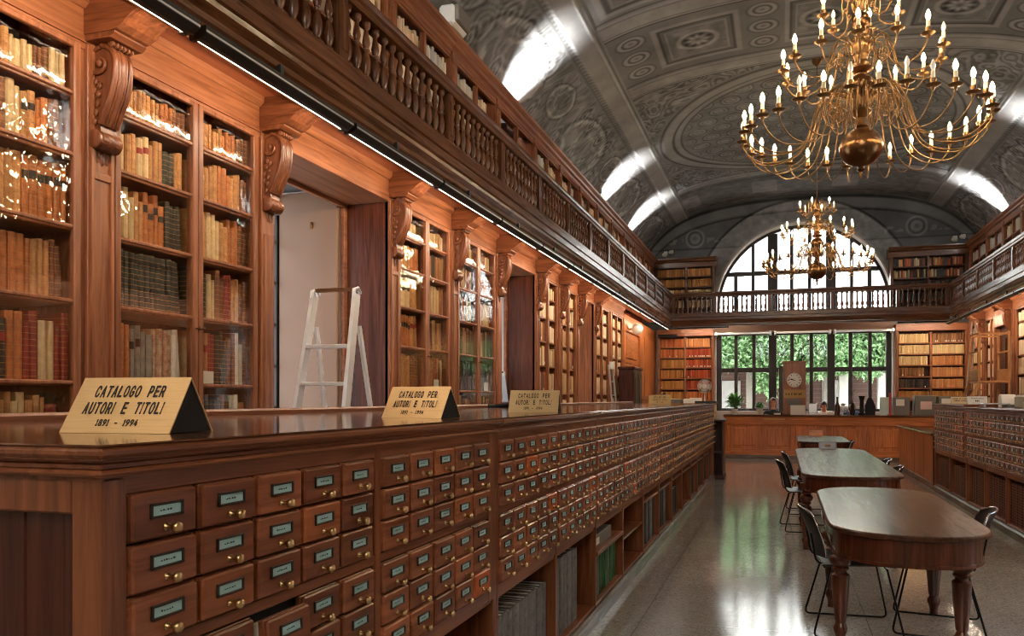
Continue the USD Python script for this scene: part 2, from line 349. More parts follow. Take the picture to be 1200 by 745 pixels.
pane('back_glass', .0, (.85, .86, .86), .0, 18., .012)
# ------------------------------------------------------------------ the room
YE = 20.2; YW = 20.55; YG = 20.9; YEND = 21.15
XW0, XW1 = -3.72, 4.80          # masonry behind the side bookcases
# floor of large polished slabs
fl = struct('floor')
obj('bed', MB().box(-4.9, 5.8, YB, YEND, -.12, -.012), 'cavity', fl)
fx, fy = np.linspace(-3.72, 4.80, 7), np.linspace(YB, YEND, 18)
for i in range(6):
    for j in range(17):
        obj('slab', MB().box(fx[i] + .0015, fx[i + 1] - .0015, fy[j] + .0015, fy[j + 1] - .0015, -.012, 0), 'terrazzo', fl)

# vault
XV = .56
VA, VB = .0297, 1.676e-4
def vz(w): return 6.76 - VA * w ** 2 - VB * w ** 6
def smooth(e0, e1, x):
    t = np.clip((x - e0) / (e1 - e0), 0, 1); return t * t * (3 - 2 * t)
def band(x, c, h, s=.02): return smooth(-s, s, h - np.abs(x - c))
def vault_paint(w, y):
    """the grisaille decoration: tone and relief of the vault at (across, along); generic ornament"""
    aw = np.abs(w); P = np.stack([w, y, w * 0], -1)
    base = .52 + .22 * (meshkit.fbm(P * 1.3, 4, 3) - .5)
    h = np.zeros_like(w)
    orn = meshkit.fbm(P * np.array([7., 7., 1]), 3, 11)
    curl = np.sin(26 * meshkit.fbm(P * 2.6 + 5, 2, 21) * 2 + 3 * orn)
    # long bands beside the middle strip
    for c, hw, k in ((3.10, .16, .22), (2.97, .02, -.3), (3.27, .012, .2), (3.33, .03, -.16), (3.02, .01, .2)):
        base += k * band(aw, c, hw, .012); h += .02 * (k > 0) * band(aw, c, hw, .012)
    bead = (.5 + .5 * np.sin(y * 62)) * band(aw, 3.30, .035, .01); base += .22 * bead
    mid = smooth(2.96, 2.90, aw)
    # cross bands
    for y0, y1 in ((5.6, 6.0), (7.7, 8.1), (9.78, 10.20), (11.86, 12.26), (18.0, 18.3)):
        b = band(y, (y0 + y1) / 2, (y1 - y0) / 2, .02) * mid
        base += .24 * b + .10 * b * (orn - .5) * 2 * band(y, (y0 + y1) / 2, (y1 - y0) / 2 - .08, .03)
        for e in (y0 - .04, y1 + .04, (y0 + .06), (y1 - .06)): base -= .26 * band(y, e, .014, .012) * mid
        h += .02 * b
    # panel between 10.2 and 11.86: medallions and a framed rosette
    for yc in (11.03, 6.85):
        for wc in (-2.62, -.8, .8, 2.62):
            for dy in (-.47, 0, .47):
                r = np.hypot((w - wc) / .19, (y - yc - dy) / .165)
                base += .26 * band(r, .86, .13, .06) * mid + .22 * band(r, .35, .16, .08) - .20 * band(r, .6, .10, .06) - .16 * band(r, 1.13, .06, .05)
        for wc in (-1.72, 1.72, 0.):
            dx, dy = np.abs(w - wc), np.abs(y - yc); fr = np.maximum(dx / .60, dy / .60) if wc else np.maximum(dx / .5, dy / .62)
            base += .20 * band(fr, .95, .06, .02) - .28 * band(fr, .84, .035, .02) - .10 * band(fr, .76, .03, .02) + .16 * band(fr, .70, .02, .015)
            ins = smooth(.68, .64, fr); base += ins * .45 * (orn - .5)
            r = np.hypot((w - wc) / .30, (y - yc) / .26)
            base += ins * (.26 * band(r, .92, .12, .05) + .25 * band(r, .3, .14, .08) - .22 * band(r, .66, .12, .06)) 
            a = np.arctan2(y - yc, w - wc); base += ins * .18 * np.cos(a * 8) * band(r, .5, .2, .1)
    # framed panels 8.1 - 9.78 and 12.3 ends
    for yc, hh in ((8.93, .72), (4.8, .7)):
        for wc in (-1.95, 1.95, 0):
            fr = np.maximum(np.abs(w - wc) / .88, np.abs(y - yc) / hh)
            base += .2 * band(fr, .97, .05, .02) - .26 * band(fr, .86, .04, .02) + .14 * band(fr, .79, .02, .015) + smooth(.76, .72, fr) * .4 * (orn - .5)
            r = np.hypot((w - wc) / .52, (y - yc) / .42)
            base += .22 * band(r, .9, .1, .05) - .2 * band(r, 1.06, .04, .03) + smooth(.75, .7, r) * .3 * np.sign(curl) * .5
    # great oval 12.3 - 18
    yc, A, B = 15.15, 2.86, 2.80
    r = np.hypot(w / A, (y - yc) / B); sec = smooth(12.28, 12.34, y) * smooth(18.0, 17.94, y) * mid
    base += sec * (.20 * band(r, .955, .030, .01) - .30 * band(r, 1.0, .007, .006) - .30 * band(r, .915, .007, .006) + .18 * band(r, .885, .018, .008) - .25 * band(r, .86, .006, .005))
    h += sec * .015 * band(r, .95, .04, .01)
    ins = smooth(.85, .84, r) * sec
    hx, hy = w / .47, (y - yc) / .47
    row = np.round(hy / .866); cx = np.round(hx - .5 * (row % 2)) + .5 * (row % 2); d = np.hypot(hx - cx, (hy - row * .866))
    base += ins * (.20 * band(d, .29, .03, .03) - .20 * band(d, .37, .03, .03) + .16 * band(d, .13, .07, .05) - .12 * band(d, .22, .03, .03) + .25 * (orn - .5))
    corner = sec * smooth(1.02, 1.05, r); base += corner * (.45 * (orn - .5) + .12 * np.sign(curl))
    # end strip
    es = smooth(18.3, 18.36, y) * mid
    fr = np.abs(w) % 1.9
    base += es * (-.1 + .3 * (orn - .5) - .22 * band(y, 18.5, .02, .01) - .22 * band(y, 20.2, .02, .01) + .2 * band(fr, .95, .3, .02) * band(y, 19.35, .5, .03))
    # sides: scrolls, shells and oval cartouches above the cornice
    side = smooth(3.36, 3.40, aw) * smooth(4.30, 4.22, aw)
    per = 3.42; yy = (y - 9.1 + per / 2) % per - per / 2
    for wc, dy, ra, rb in ((3.84, 0, .34, .95), (3.72, 1.71, .20, .42)):
        for s in (-1, 1):
            r = np.hypot((aw - wc) / ra, (yy - dy * s) / rb)
            base += side * (.16 + .5 * (orn - .35)) * (1.1 * band(r + .25 * (orn - .5), .9, .08, .05) - .8 * band(r + .2 * (orn - .5), 1.04, .05, .04) + .6 * band(r + .3 * (orn - .5), .5, .06, .05)) * (1 if dy or s > 0 else 0)
    for s in (-1, 1):
        for dy, wc, rr in ((.78, 3.62, .26), (1.12, 4.0, .2), (.3, 4.02, .2), (.32, 3.58, .22)):
            dx, dz = aw - wc, yy - s * dy; rad = np.hypot(dx, dz); ang = np.arctan2(dz, dx) * s
            sp = np.cos(2 * np.pi * rad / (rr * .42) - ang + 2.5 * (orn - .5)); base += side * .17 * sp * smooth(rr, rr * .5, rad)
    base += side * (.42 * (orn - .5) + .07 * np.sign(curl))
    low = smooth(4.16, 4.20, aw); base = base * (1 - low) + low * .42
    base -= .3 * band(aw, 4.17, .03, .015)
    base = .52 + (base - .52) * .85
    return np.clip(base, .08, 1.1), h

def paint_to_rgb(t):
    g = np.clip(t, 0, 1.2)[:, None] ** 1.5
    return np.array([[.45, .462, .475]]) * g * 1.15
def sheet(ws, ys, zfun, paint):
    W, Y = np.meshgrid(ws, ys, indexing='ij'); w, y = W.ravel(), Y.ravel(); t, h = paint(w, y)
    e = 1e-3; sl = (zfun(w + e) - zfun(w - e)) / (2 * e); nrm = np.stack([sl, -np.ones_like(sl)], -1) / np.hypot(sl, 1)[:, None]
    v = np.stack([w + XV + nrm[:, 0] * h, y, zfun(w) + nrm[:, 1] * h], -1)
    n, m = len(ws), len(ys); i, j = np.meshgrid(np.arange(n - 1), np.arange(m - 1), indexing='ij'); a = (i * m + j).ravel()
    f = np.vstack([np.c_[a, a + 1, a + m + 1], np.c_[a, a + m + 1, a + m]])   # facing down
    return v, f[:, ::-1] if False else f, paint_to_rgb(t)
ce = struct('ceiling')
v, f, c = sheet(np.linspace(-4.42, 4.42, 560), np.linspace(7.2, YW, 830), vz, vault_paint)
obj('painted_vault', (v, f), 'fresco', ce, True, c)
v, f, c = sheet(np.linspace(-4.42, 4.42, 120), np.linspace(YB, 7.2, 160), vz, vault_paint)
obj('painted_vault', (v, f), 'fresco', ce, True, c)
ww = np.linspace(-4.42, 4.42, 40)
obj('vault_shell', MB().prism([(w + XV, vz(w) + .03) for w in ww] + [(5.9, 4.9), (5.9, 7.3), (-4.9, 7.3), (-4.9, 4.9)], 'y', YB - .3, YEND), 'plaster', ce)

# left wall with window niches
NICHES = [(4.35, 5.86), (8.63, 9.95), (12.36, 13.36)]
def masonry(name, xa, xb, niches):
    w = struct(name); y = YB
    for a, b in niches:
        obj('pier', MB().box(xa, xb, y, a, 0, 3.32), 'plaster', w); obj('sill_wall', MB().box(xa if xa < xb else xa, xb, a, b, 0, .55), 'plaster', w); y = b
    obj('pier', MB().box(xa, xb, y, YEND, 0, 3.32), 'plaster', w)
    obj('upper_wall', MB().box(xa, xb, YB, YEND, 3.32, 5.25), 'plaster_dark', w)
    return w
masonry('wall_left', XW0, -4.9, NICHES)
masonry('wall_right', XW1, 5.9, [(4.35, 5.86), (8.63, 9.95), (12.36, 13.36)])
wn = 0
def casement(loc, rotz, wd, z0, z1, nx, nz, fm='window_frame', fw=.06, bar=.025, glass='niche_glass'):
    """a glazed casement; local x across, y into the wall"""
    global wn; wn += 1
    w = struct(f'window_{wn}', None, None, loc, rotz)
    m = MB().box(0, fw, -.04, .04, z0, z1, .006).box(wd - fw, wd, -.04, .04, z0, z1, .006).box(fw, wd - fw, -.04, .04, z0, z0 + fw, .006).box(fw, wd - fw, -.04, .04, z1 - fw, z1, .006)
    obj('frame', m, fm, w)
    for i in range(1, nx): x = fw + (wd - 2 * fw) * i / nx; obj('mullion', MB().box(x - bar / 2, x + bar / 2, -.03, .03, z0 + fw, z1 - fw, .004), fm, w)
    for k in range(1, nz): z = z0 + fw + (z1 - z0 - 2 * fw) * k / nz; obj('glazing_bar', MB().box(fw, wd - fw, -.02, .02, z - bar / 2, z + bar / 2, .004), fm, w)
    for i in range(nx):
        for k in range(nz):
            xa, xb = (fw + (wd - 2 * fw) * q / nx for q in (i, i + 1)); za, zb = (z0 + fw + (z1 - z0 - 2 * fw) * q / nz for q in (k, k + 1))
            obj('pane', MB().box(xa, xb, -.003, .003, za, zb), glass, w)
    return w
for a, b in NICHES:
    casement((-4.40, a + .02, 0), 90, b - a - .04, .56, 3.30, 2, 7)
    casement((5.6, b - .02, 0), -90, b - a - .04, .56, 3.30, 2, 7)
# wall behind the camera, with windows like those opposite
wb = struct('wall_back')
obj('lower_wall', MB().box(-4.9, 5.9, YB - .4, YB, 0, 3.9), 'wall_pink', wb)
obj('spandrel', MB().prism([(-4.9, 3.9), (XV - 2.15, 3.9)] + [(XV - 2.15 * math.cos(a), 3.9 + 2.15 * math.sin(a)) for a in np.linspace(0, math.pi, 25)] + [(XV + 2.15, 3.9), (5.9, 3.9), (5.9, 7.3), (-4.9, 7.3)], 'y', YB - .4, YB), 'plaster', wb)

wn += 1
wl = struct(f'window_{wn}')
obj('pane', MB().prism([(XV - 2.15 * math.cos(a), 3.9 + 2.15 * math.sin(a)) for a in np.linspace(0, math.pi, 25)], 'y', YB - .21, YB - .20), 'back_glass', wl)
for c in (-1.45, -.75, 0, .75, 1.45): obj('mullion', MB().box(XV + c - .05, XV + c + .05, YB - .25, YB - .16, 3.9, 3.9 + math.sqrt(2.15 ** 2 - c * c), .006), 'window_frame', wl)
obj('transom', MB().box(XV - 1.95, XV + 1.95, YB - .25, YB - .16, 4.75, 4.85, .006), 'window_frame', wl)

# end wall with three tall windows and a lunette
AX = .52
we = struct('wall_end')
obj('pier', MB().box(-4.9, -1.68, YW, YEND, 0, 3.22), 'plaster', we); obj('pier', MB().box(2.72, 5.9, YW, YEND, 0, 3.22), 'plaster', we)
obj('sill_wall', MB().box(-1.68, 2.72, YW, YEND, 0, 1.12), 'plaster', we)
RA, ZA = 2.19, 3.86
arc = [(AX - RA * math.cos(a), ZA + RA * math.sin(a)) for a in np.linspace(0, math.pi, 41)]
obj('lintel_band', MB().box(-4.9, 5.9, YW, YEND, 3.22, 3.56), 'wall_pink', we)
obj('spandrel', MB().prism([(-4.9, 3.56), (AX - RA, 3.56)] + arc + [(AX + RA, 3.56), (5.9, 3.56), (5.9, 7.3), (-4.9, 7.3)], 'y', YW, YEND), 'plaster', we)
# painted surface of that wall, and the broad painted arch band
def wall_tone(x, z):
    P = np.stack([x, z, x * 0], -1); w = x - XV; r = np.hypot(x - AX, z - ZA)
    orn = meshkit.fbm(P * 9, 3, 5); t = .34 + .2 * (meshkit.fbm(P * 1.4, 3, 8) - .5)
    t += band(r, RA + .30, .27, .02) * (.24 + .3 * (orn - .5)) - .2 * band(r, RA + .60, .03, .015) + .14 * band(r, RA + .05, .04, .02)
    top = vz(w); g = top - z
    t += .12 * band(g, .22, .12, .03) - .2 * band(g, .06, .04, .02) - .2 * band(g, .40, .02, .015) - .16 * band(z, 5.50, .015, .01) + .06 * band(z, 5.36, .1, .02)
    for cx in (AX - 2.75, AX + 2.75):
        q = np.hypot((x - cx) / .26, (z - 5.78) / .26)
        t += .2 * band(q, .9, .1, .05) + .15 * band(q, .4, .18, .1) - .12 * band(q, .65, .08, .05)
        t += .22 * band(z, 5.72, .07, .03) * np.clip(np.abs(x - cx) - .3, 0, 1) ** .1 * band(x, cx, .75, .05) * (orn > .52) * (q > 1.1)
    return np.clip(t, .1, 1), np.zeros_like(t)
xs = np.linspace(-3.85, 4.95, 300); zs = np.linspace(3.3, 6.95, 130); Xg, Zg = np.meshgrid(xs, zs, indexing='ij'); xv, zv = Xg.ravel(), Zg.ravel()
t, _ = wall_tone(xv, zv); i, j = np.meshgrid(np.arange(299), np.arange(129), indexing='ij'); a = (i * 130 + j).ravel()
f = np.vstack([np.c_[a, a + 131, a + 1], np.c_[a, a + 130, a + 131]])
cxm = xv[f].mean(1); czm = zv[f].mean(1)
keep = ~(((np.hypot(cxm - AX, czm - ZA) < RA + .02) & (czm > ZA)) | ((np.abs(cxm - AX) < RA + .02) & (czm <= ZA))) & (czm < vz(cxm - XV) + .03)
used, f2 = np.unique(f[keep], return_inverse=True)
obj('painted_face', (np.c_[xv, np.full_like(xv, YW - .012), zv][used], f2.reshape(-1, 3)), 'fresco', we, False, paint_to_rgb(t)[used])
ring = MB()
ro, ri = RA + .035, RA - .005
aa = np.linspace(-.05, math.pi + .05, 49)
ring.prism([(AX - ro * math.cos(q), ZA + ro * math.sin(q)) for q in aa] + [(AX - ri * math.cos(q), ZA + ri * math.sin(q)) for q in aa[::-1]], 'y', YW - .05, YW)
obj('arch_moulding', ring, 'plaster', we)
# end windows: thick posts between three lights each
wn += 1
w4 = struct(f'window_{wn}')
z0, z1, zt = 1.12, 3.22, 2.22
FR = [(-1.68, -1.55), (-.31, -.11), (1.17, 1.36), (2.60, 2.72)]
for xa, xb in FR: obj('post', MB().box(xa, xb, YG - .08, YG + .08, z0, z1, .01), 'window_frame', w4)
LT = [(-1.55, -.31), (-.11, 1.17), (1.36, 2.60)]
for xa, xb in LT:
    d = (xb - xa)
    for za, zb in ((z0, z0 + .07), (zt - .06, zt + .06), (z1 - .07, z1)): obj('transom', MB().box(xa, xb, YG - .05, YG + .05, za, zb, .006), 'window_frame', w4)
    for q in (.31, .69): obj('mullion', MB().box(xa + d * q - .045, xa + d * q + .045, YG - .06, YG + .06, z0, z1, .006), 'window_frame', w4)
    for q in ((0, .31), (.31, .69), (.69, 1)):
        for za, zb in ((z0, zt), (zt, z1)): obj('pane', MB().box(xa + d * q[0], xa + d * q[1], YG - .003, YG + .003, za, zb), 'window_glass', w4)
wn += 1
w5 = struct(f'window_{wn}')
def arch_h(x): return ZA + math.sqrt(max(0, (RA - .02) ** 2 - (x - AX) ** 2))
zz = 3.56
for c, hw in ((-.21, .125), (1.265, .125), (-.72, .04), (.28, .045), (.73, .045), (1.77, .04)):
    obj('mullion', MB().box(c - hw, c + hw, YG - .06, YG + .06, zz, min(arch_h(c - hw), arch_h(c + hw)), .006), 'window_frame', w5)
for c in (-1.175, 2.20): obj('mullion', MB().box(c - .045, c + .045, YG - .06, YG + .06, zz, 4.82, .006), 'window_frame', w5)
for za, hw in ((4.82, .055), (3.61, .05)):
    ex = math.sqrt(RA ** 2 - max(0, za - ZA) ** 2) - .03
    obj('transom', MB().box(AX - ex, AX + ex, YG - .05, YG + .05, za - hw, za + hw, .006), 'window_frame', w5)
ro, ri = RA - .002, RA - .07
obj('arched_frame', MB().prism([(AX - ro * math.cos(q), ZA + ro * math.sin(q)) for q in aa] + [(AX - ri * math.cos(q), ZA + ri * math.sin(q)) for q in aa[::-1]], 'y', YG - .05, YG + .05), 'window_frame', w5)
cols = [AX - RA + .03, -1.175, -.72, -.21, .28, .73, 1.265, 1.77, 2.20, AX + RA - .03]
for k in range(9):
    xa, xb = cols[k], cols[k + 1]
    obj('pane', MB().box(xa, xb, YG - .003, YG + .003, zz, 4.82), 'window_glass', w5) if 0 < k < 8 else obj('pane', MB().prism([(xa, zz), (xb, zz)] + [(q, min(4.82, arch_h(q))) for q in np.linspace(xb, xa, 8)], 'y', YG - .003, YG + .003), 'window_glass', w5)
    if 0 < k < 8: obj('pane', MB().prism([(xa, 4.82), (xb, 4.82)] + [(q, max(4.83, arch_h(q))) for q in np.linspace(xb, xa, 8)], 'y', YG - .003, YG + .003), 'window_glass', w5)
# silver curtain rails over the windows
for k, (xa, xb) in enumerate(((-1.72, -.2), (-.2, 1.27), (1.27, 2.76))):
    t = thing('curtain_rail', f'silver curtain rail above the {("left", "middle", "right")[k]} end window', 'curtain rail', (0, YE + .12, 3.17))
    obj('rail', MB().box(xa + .03, xb - .03, -.03, .03, -.03, .03, .008), 'steel', t)
    for x in (xa + .06, xb - .06): obj('end_bracket', MB().box(x - .03, x + .03, -.05, .36, -.045, .05, .006), 'steel', t)

# ------------------------------------------------------------------ galleries
BAL = proto('baluster')
BZ = .90
prof = [(.030, 0), (.030, .035), (.018, .045), (.017, .055), (.026, .075), (.033, .12), (.030, .16), (.020, .205), (.017, .222), (.025, .232), (.026, .246), (.017, .256), (.022, .275), (.027, .30), (.022, .335), (.015, .375), (.014, .395), (.026, .412), (.030, .425), (.030, .45)]
obj('turned_shaft', MB().lathe([(r, h * BZ) for r, h in prof], 12), 'gallery_wood_z', BAL, 40)
def gallery(label, loc, rotz, length, posts, first, last, depth, wall_depth):
    """local x along the front, y into the wall"""
    g = thing('gallery', label, 'gallery', loc, rotz)
    pr = [(-.03, 3.60), (-.03, 3.515), (-.012, 3.505), (-.012, 3.44), (.004, 3.43), (.012, 3.405), (.05, 3.37), (.06, 3.345), (.085, 3.335), (.19, 3.335), (.19, 3.30), (.22, 3.30), (.22, 3.60)]
    obj('fascia', MB().prism(pr, 'x', 0, length), 'gallery_wood_x', g)
    obj('deck', MB().box(0, length, .22, wall_depth, 3.45, 3.52), 'gallery_wood_x', g)
    obj('soffit', MB().box(0, length, .22, wall_depth, 3.42, 3.45), 'soffit_wood', g)
    obj('base_rail', MB().box(0, length, -.02, .10, 3.60, 3.625, .006), 'gallery_wood_x', g)
    obj('handrail', MB().prism([(-.02, 4.03), (-.028, 4.04), (-.028, 4.065), (-.045, 4.08), (-.05, 4.10), (-.05, 4.12), (-.02, 4.14), (.10, 4.14), (.13, 4.12), (.13, 4.09), (.105, 4.065), (.105, 4.03)], 'x', 0, length), 'gallery_wood_x', g)
    for p in posts: obj('post', MB().box(p - .045, p + .045, -.012, .09, 3.60, 4.04, .008).box(p - .03, p + .03, -.018, -.01, 3.68, 3.97, .004), 'gallery_wood_z', g)
    ps = [first] + [p for p in posts if first < p < last] + [last]
    for a, b in zip(ps[:-1], ps[1:]):
        n = max(1, round((b - a - .09) / .118)); s = (b - a - .09) / n
        for i in range(n): inst('baluster', BAL, (a + .045 + s * (i + .5), .038, 3.625), 0, g)
    return g
gy = -3.5
LP = [2.95, 4.24, 5.87, 7.12, 8.35, 9.55, 10.75, 11.95, 13.15, 14.35, 15.55, 16.75, 17.95, 19.15]
gallery('long left wooden gallery with turned balusters over the glazed bookcases', (GL, gy, 0), 90, GE + .10 - gy, [p - gy for p in [-2.0, -.8, .4, 1.65] + LP], 1.2 - gy, GE - gy, .6, .575)
gallery('long right wooden gallery with turned balusters beside the near chandelier', (GR, GE + .10, 0), -90, GE + .10 - gy, [GE + .10 - p for p in [2.95, 4.24] + LP[2:]], .10, GE + .1 - 6.0, .6, .575)
gallery('end wooden gallery with turned balusters in front of the arched window', (GL + .0, GE, 0), 0, GR - GL, [.06, 1.10, 2.44, 3.90, 5.37, GR - GL - .06], .06, GR - GL - .06, .9, 1.3)
# fluorescent strips below the side galleries
STRIPK = proto('strip_light')
obj('housing', MB().prism([(-.055, .012), (-.055, .05), (.045, .05), (.045, .02), (.012, .02), (.012, -.012), (-.02, -.012)], 'x', .02, 1.33), 'lamp_housing', STRIPK)
obj('reflector_edge', MB().box(.02, 1.33, -.058, -.053, .018, .028), 'steel', STRIPK)
obj('tube', MB().tube([(.05, .026, .004), (.6, .026, .004), (1.30, .026, .004)], .0075, 8), 'strip_glow', STRIPK)
for x in (.03, 1.31): obj('end_cap', MB().box(x - .015, x + .015, .010, .044, -.016, .022, .004), 'black', STRIPK)
obj('hanger', MB().box(.66, .69, .0, .03, .05, .14), 'black', STRIPK)
for k in range(16):
    tag(inst('strip_light', STRIPK, (GL - .035, -1.9 + 1.35 * k - .5, 3.215), 90), f'lit strip light under the left gallery edge, {nth(k)} counted from the near end', 'strip light')
    if k > 3: tag(inst('strip_light', STRIPK, (GR + .035, -.1 + 1.35 * k - .5, 3.215), -90), f'lit strip light under the right gallery edge, {nth(15 - k)} counted from the far end', 'strip light')
for k, (x, lb) in enumerate(((-2.6, 'slim strip light over the orange periodicals'), (2.68, 'slim strip light over the cream periodicals'))):
    tag(inst('strip_light', STRIPK, (x, GE + .32, 3.275), 0), lb, 'strip light')
# ------------------------------------------------------------------ bookcases
SH = [2.945, 2.645, 2.295, 1.935, 1.54, 1.20]
def world(loc, rotz, x, y, z):
    c, s = {0: (1, 0), 90: (0, 1), -90: (0, -1)}[rotz]
    return (loc[0] + c * x - s * y, loc[1] + s * x + c * y, loc[2] + z)

def wall_case(label, loc, rotz, W, glazed=True, pil=True, dw='case_wood', side=None, shelves=SH, ndoor=2):
    t = thing('bookcase', label, 'bookcase', loc, rotz)
    z = '_z'; x0 = .16 if pil else .04; cx = (x0 + W) / 2 + .015
    obj('side_panel', MB().box(0, .03, .0, .40, 0, 3.36), side or dw + '_z', t)
    obj('side_panel', MB().box(W - .03, W, .0, .40, 0, 3.36), dw + '_z', t)
    obj('back_panel', MB().box(.03, W - .03, .385, .40, 0, 3.36), 'dark_wood_z', t)
    if pil:
        obj('pilaster', MB().box(.0, .155, -.022, .03, 0, 3.20, .004).box(.012, .03, -.034, -.02, .1, 3.2).box(.125, .143, -.034, -.02, .1, 3.2).box(.02, .135, -.032, -.02, 2.54, 2.58, .004), dw + '_z', t)
    obj('frieze', MB().prism([(-.02, 3.20), (-.02, 3.36), (.03, 3.36), (.03, 3.17), (-.008, 3.17), (-.008, 3.20)], 'x', 0, W), dw + '_x', t)
    obj('crown_moulding', MB().prism([(-.03, 3.36), (-.055, 3.385), (-.06, 3.42), (.40, 3.42), (.40, 3.36)], 'x', 0, W), dw + '_x', t)
    obj('base', MB().box(0, W, -.025, .40, 0, .12, .005).box(0, W, 0, .03, .12, 1.10).prism([(-.045, 1.09), (-.06, 1.105), (-.06, 1.135), (-.03, 1.15), (.40, 1.15), (.40, 1.09)], 'x', 0, W), dw + '_x', t)
    for k in range(ndoor):
        a, b = x0 + (W - x0) * k / ndoor + .02, x0 + (W - x0) * (k + 1) / ndoor - .02
        c = obj('cupboard_door', MB().box(a, b, -.012, .005, .16, 1.06, .004).box(a + .07, b - .07, -.018, -.01, .24, .98, .005), dw + '_z', t)
    for s in shelves: obj('shelf', MB().box(.03, W - .03, .035, .385, s - .026, s, .004), dw + '_x', t)
    obj('middle_stile', MB().box(cx - .025, cx + .025, .0 if not glazed else .012, .385 if not glazed else .05, 1.15, 3.19, .003), dw + '_z', t)
    if not glazed:
        obj('edge_stile', MB().box(x0, x0 + .03, -.005, .03, 1.15, 3.19, .003).box(W - .06, W, -.005, .03, 1.15, 3.19, .003), dw + '_z', t)
    else:
        za, zb = 1.16, 3.185
        for k, (a, b) in enumerate(((x0 + .005, cx - .002), (cx + .002, W - .03))):
            m = MB().box(a, a + .038, -.018, .014, za, zb, .005).box(b - .038, b, -.018, .014, za, zb, .005)
            m.box(a + .036, b - .036, -.016, .012, zb - .03, zb, .004).box(a + .036, b - .036, -.016, .012, za, za + .06, .004)
            for s in shelves[:-1]: m.box(a + .036, b - .036, -.012, .008, s - .022, s - .002, .005)
            d = obj('door', m, dw + '_z', t)
            zs = [zb - .03] + [s - .012 for s in shelves[:-1]] + [za + .06]
            obj('pane', MB().box(a + .037, b - .037, -.002, .0005, za + .06, zb - .03), 'old_glass', d)
            kx = b - .019 if k == 0 else a + .019
            obj('keyhole_knob', MB().lathe([(.004, 0), (.004, .014), (.010, .018), (.011, .026), (.004, .032)], 10, (kx, -.018, 1.86), 'y').xf([(1, 0, 0, 0), (0, -1, 0, -.036), (0, 0, 1, 0)]), 'bronze', d, True)
    return t

def scroll_bracket(name, label, loc, rotz, group=None):
    t = thing(name, label, 'bracket', loc, rotz, group)
    # side outline in (y, z): a large volute above, an S sweep, a small volute below
    def arcp(c, r, a0, a1, n=12): return [(c[0] + r * math.cos(math.radians(q)), c[1] + r * math.sin(math.radians(q))) for q in np.linspace(a0, a1, n)]
    big, sm = (-.088, 3.108), (-.062, 2.735)
    front = [(-.088, 3.195)] + arcp(big, .087, 95, 190, 9) + [(-.170, 3.03), (-.150, 2.95), (-.112, 2.87), (-.085, 2.81)]
    out = [(0, 3.20), (-.088, 3.20)] + front[1:] + arcp(sm, .048, 125, 290, 9) + [(-.035, 2.67), (-.04, 2.63), (-.02, 2.60), (0, 2.59)]
    obj('scroll_body', MB().prism(out, 'x', .034, .126), 'carved_wood_z', t)
    for x, r in ((.036, .015), (.060, .010), (.080, .014), (.100, .010), (.124, .015)):
        obj('ridge', MB().tube([(x, p[0] - .002, p[1]) for p in front], r, 7), 'carved_wood_z', t, True)
    for s, x in ((-1, .028), (1, .132)):
        sp = [(x, big[0] + (.078 - .0100 * q) * math.cos(q * 1.05 * s + 1.6), big[1] + (.078 - .0100 * q) * math.sin(q * 1.05 * s + 1.6)) for q in np.linspace(0, 6.3, 34)]
        v = obj('volute', MB().tube(sp, .0105, 6).ball((x, big[0], big[1]), .022, 8, (.8, 1, 1)), 'carved_wood_z', t, True)
        sp = [(x, sm[0] + (.043 - .008 * q) * math.cos(-q + 1), sm[1] + (.043 - .008 * q) * math.sin(-q + 1)) for q in np.linspace(0, 4.6, 18)]
        obj('small_volute', MB().tube(sp, .008, 6).ball((x, sm[0], sm[1]), .014, 8), 'carved_wood_z', t, True)
        lf = MB()
        for q in range(11): lf.ball((x, -.022 - .03 * (q % 2) - .004 * q, 2.80 + .022 * q), .017, 6, (.6, 1, 1.1))
        obj('leaf_carving', lf, 'carved_wood_z', t, True)
    obj('roll', MB().lathe([(.038, 0), (.048, .008), (.043, .05), (.050, .06), (.050, .085), (.043, .095), (.048, .137), (.038, .145)], 14, (.0075, sm[0], sm[1]), 'x'), 'carved_wood_z', t, 40)
    lf = MB()
    for q in range(5): lf.ball((.03 + .025 * q, -.04 + .006 * abs(q - 2), 2.655), .018, 6, (.8, 1, 2.6))
    obj('acanthus', lf, 'carved_wood_z', t, True)
    lf = MB()
    for q in range(6): lf.ball((.025 + .022 * q, -.165, 3.192), .016, 6, (.7, 1.6, 1.0))
    obj('bead_row', lf, 'carved_wood_x', t, True)
    obj('cap', MB().prism([(0, 3.205), (-.20, 3.205), (-.225, 3.225), (-.225, 3.235), (0, 3.235)], 'x', -.015, .175), 'carved_wood_x', t)
    obj('console_beam', MB().prism([(0, 3.235), (-.20, 3.235), (-.24, 3.242), (-.28, 3.262), (-.31, 3.29), (-.345, 3.31), (-.39, 3.318), (-.42, 3.33), (-.44, 3.36), (-.44, 3.418), (0, 3.418)], 'x', -.02, .18), 'carved_wood_y', t)
    return t

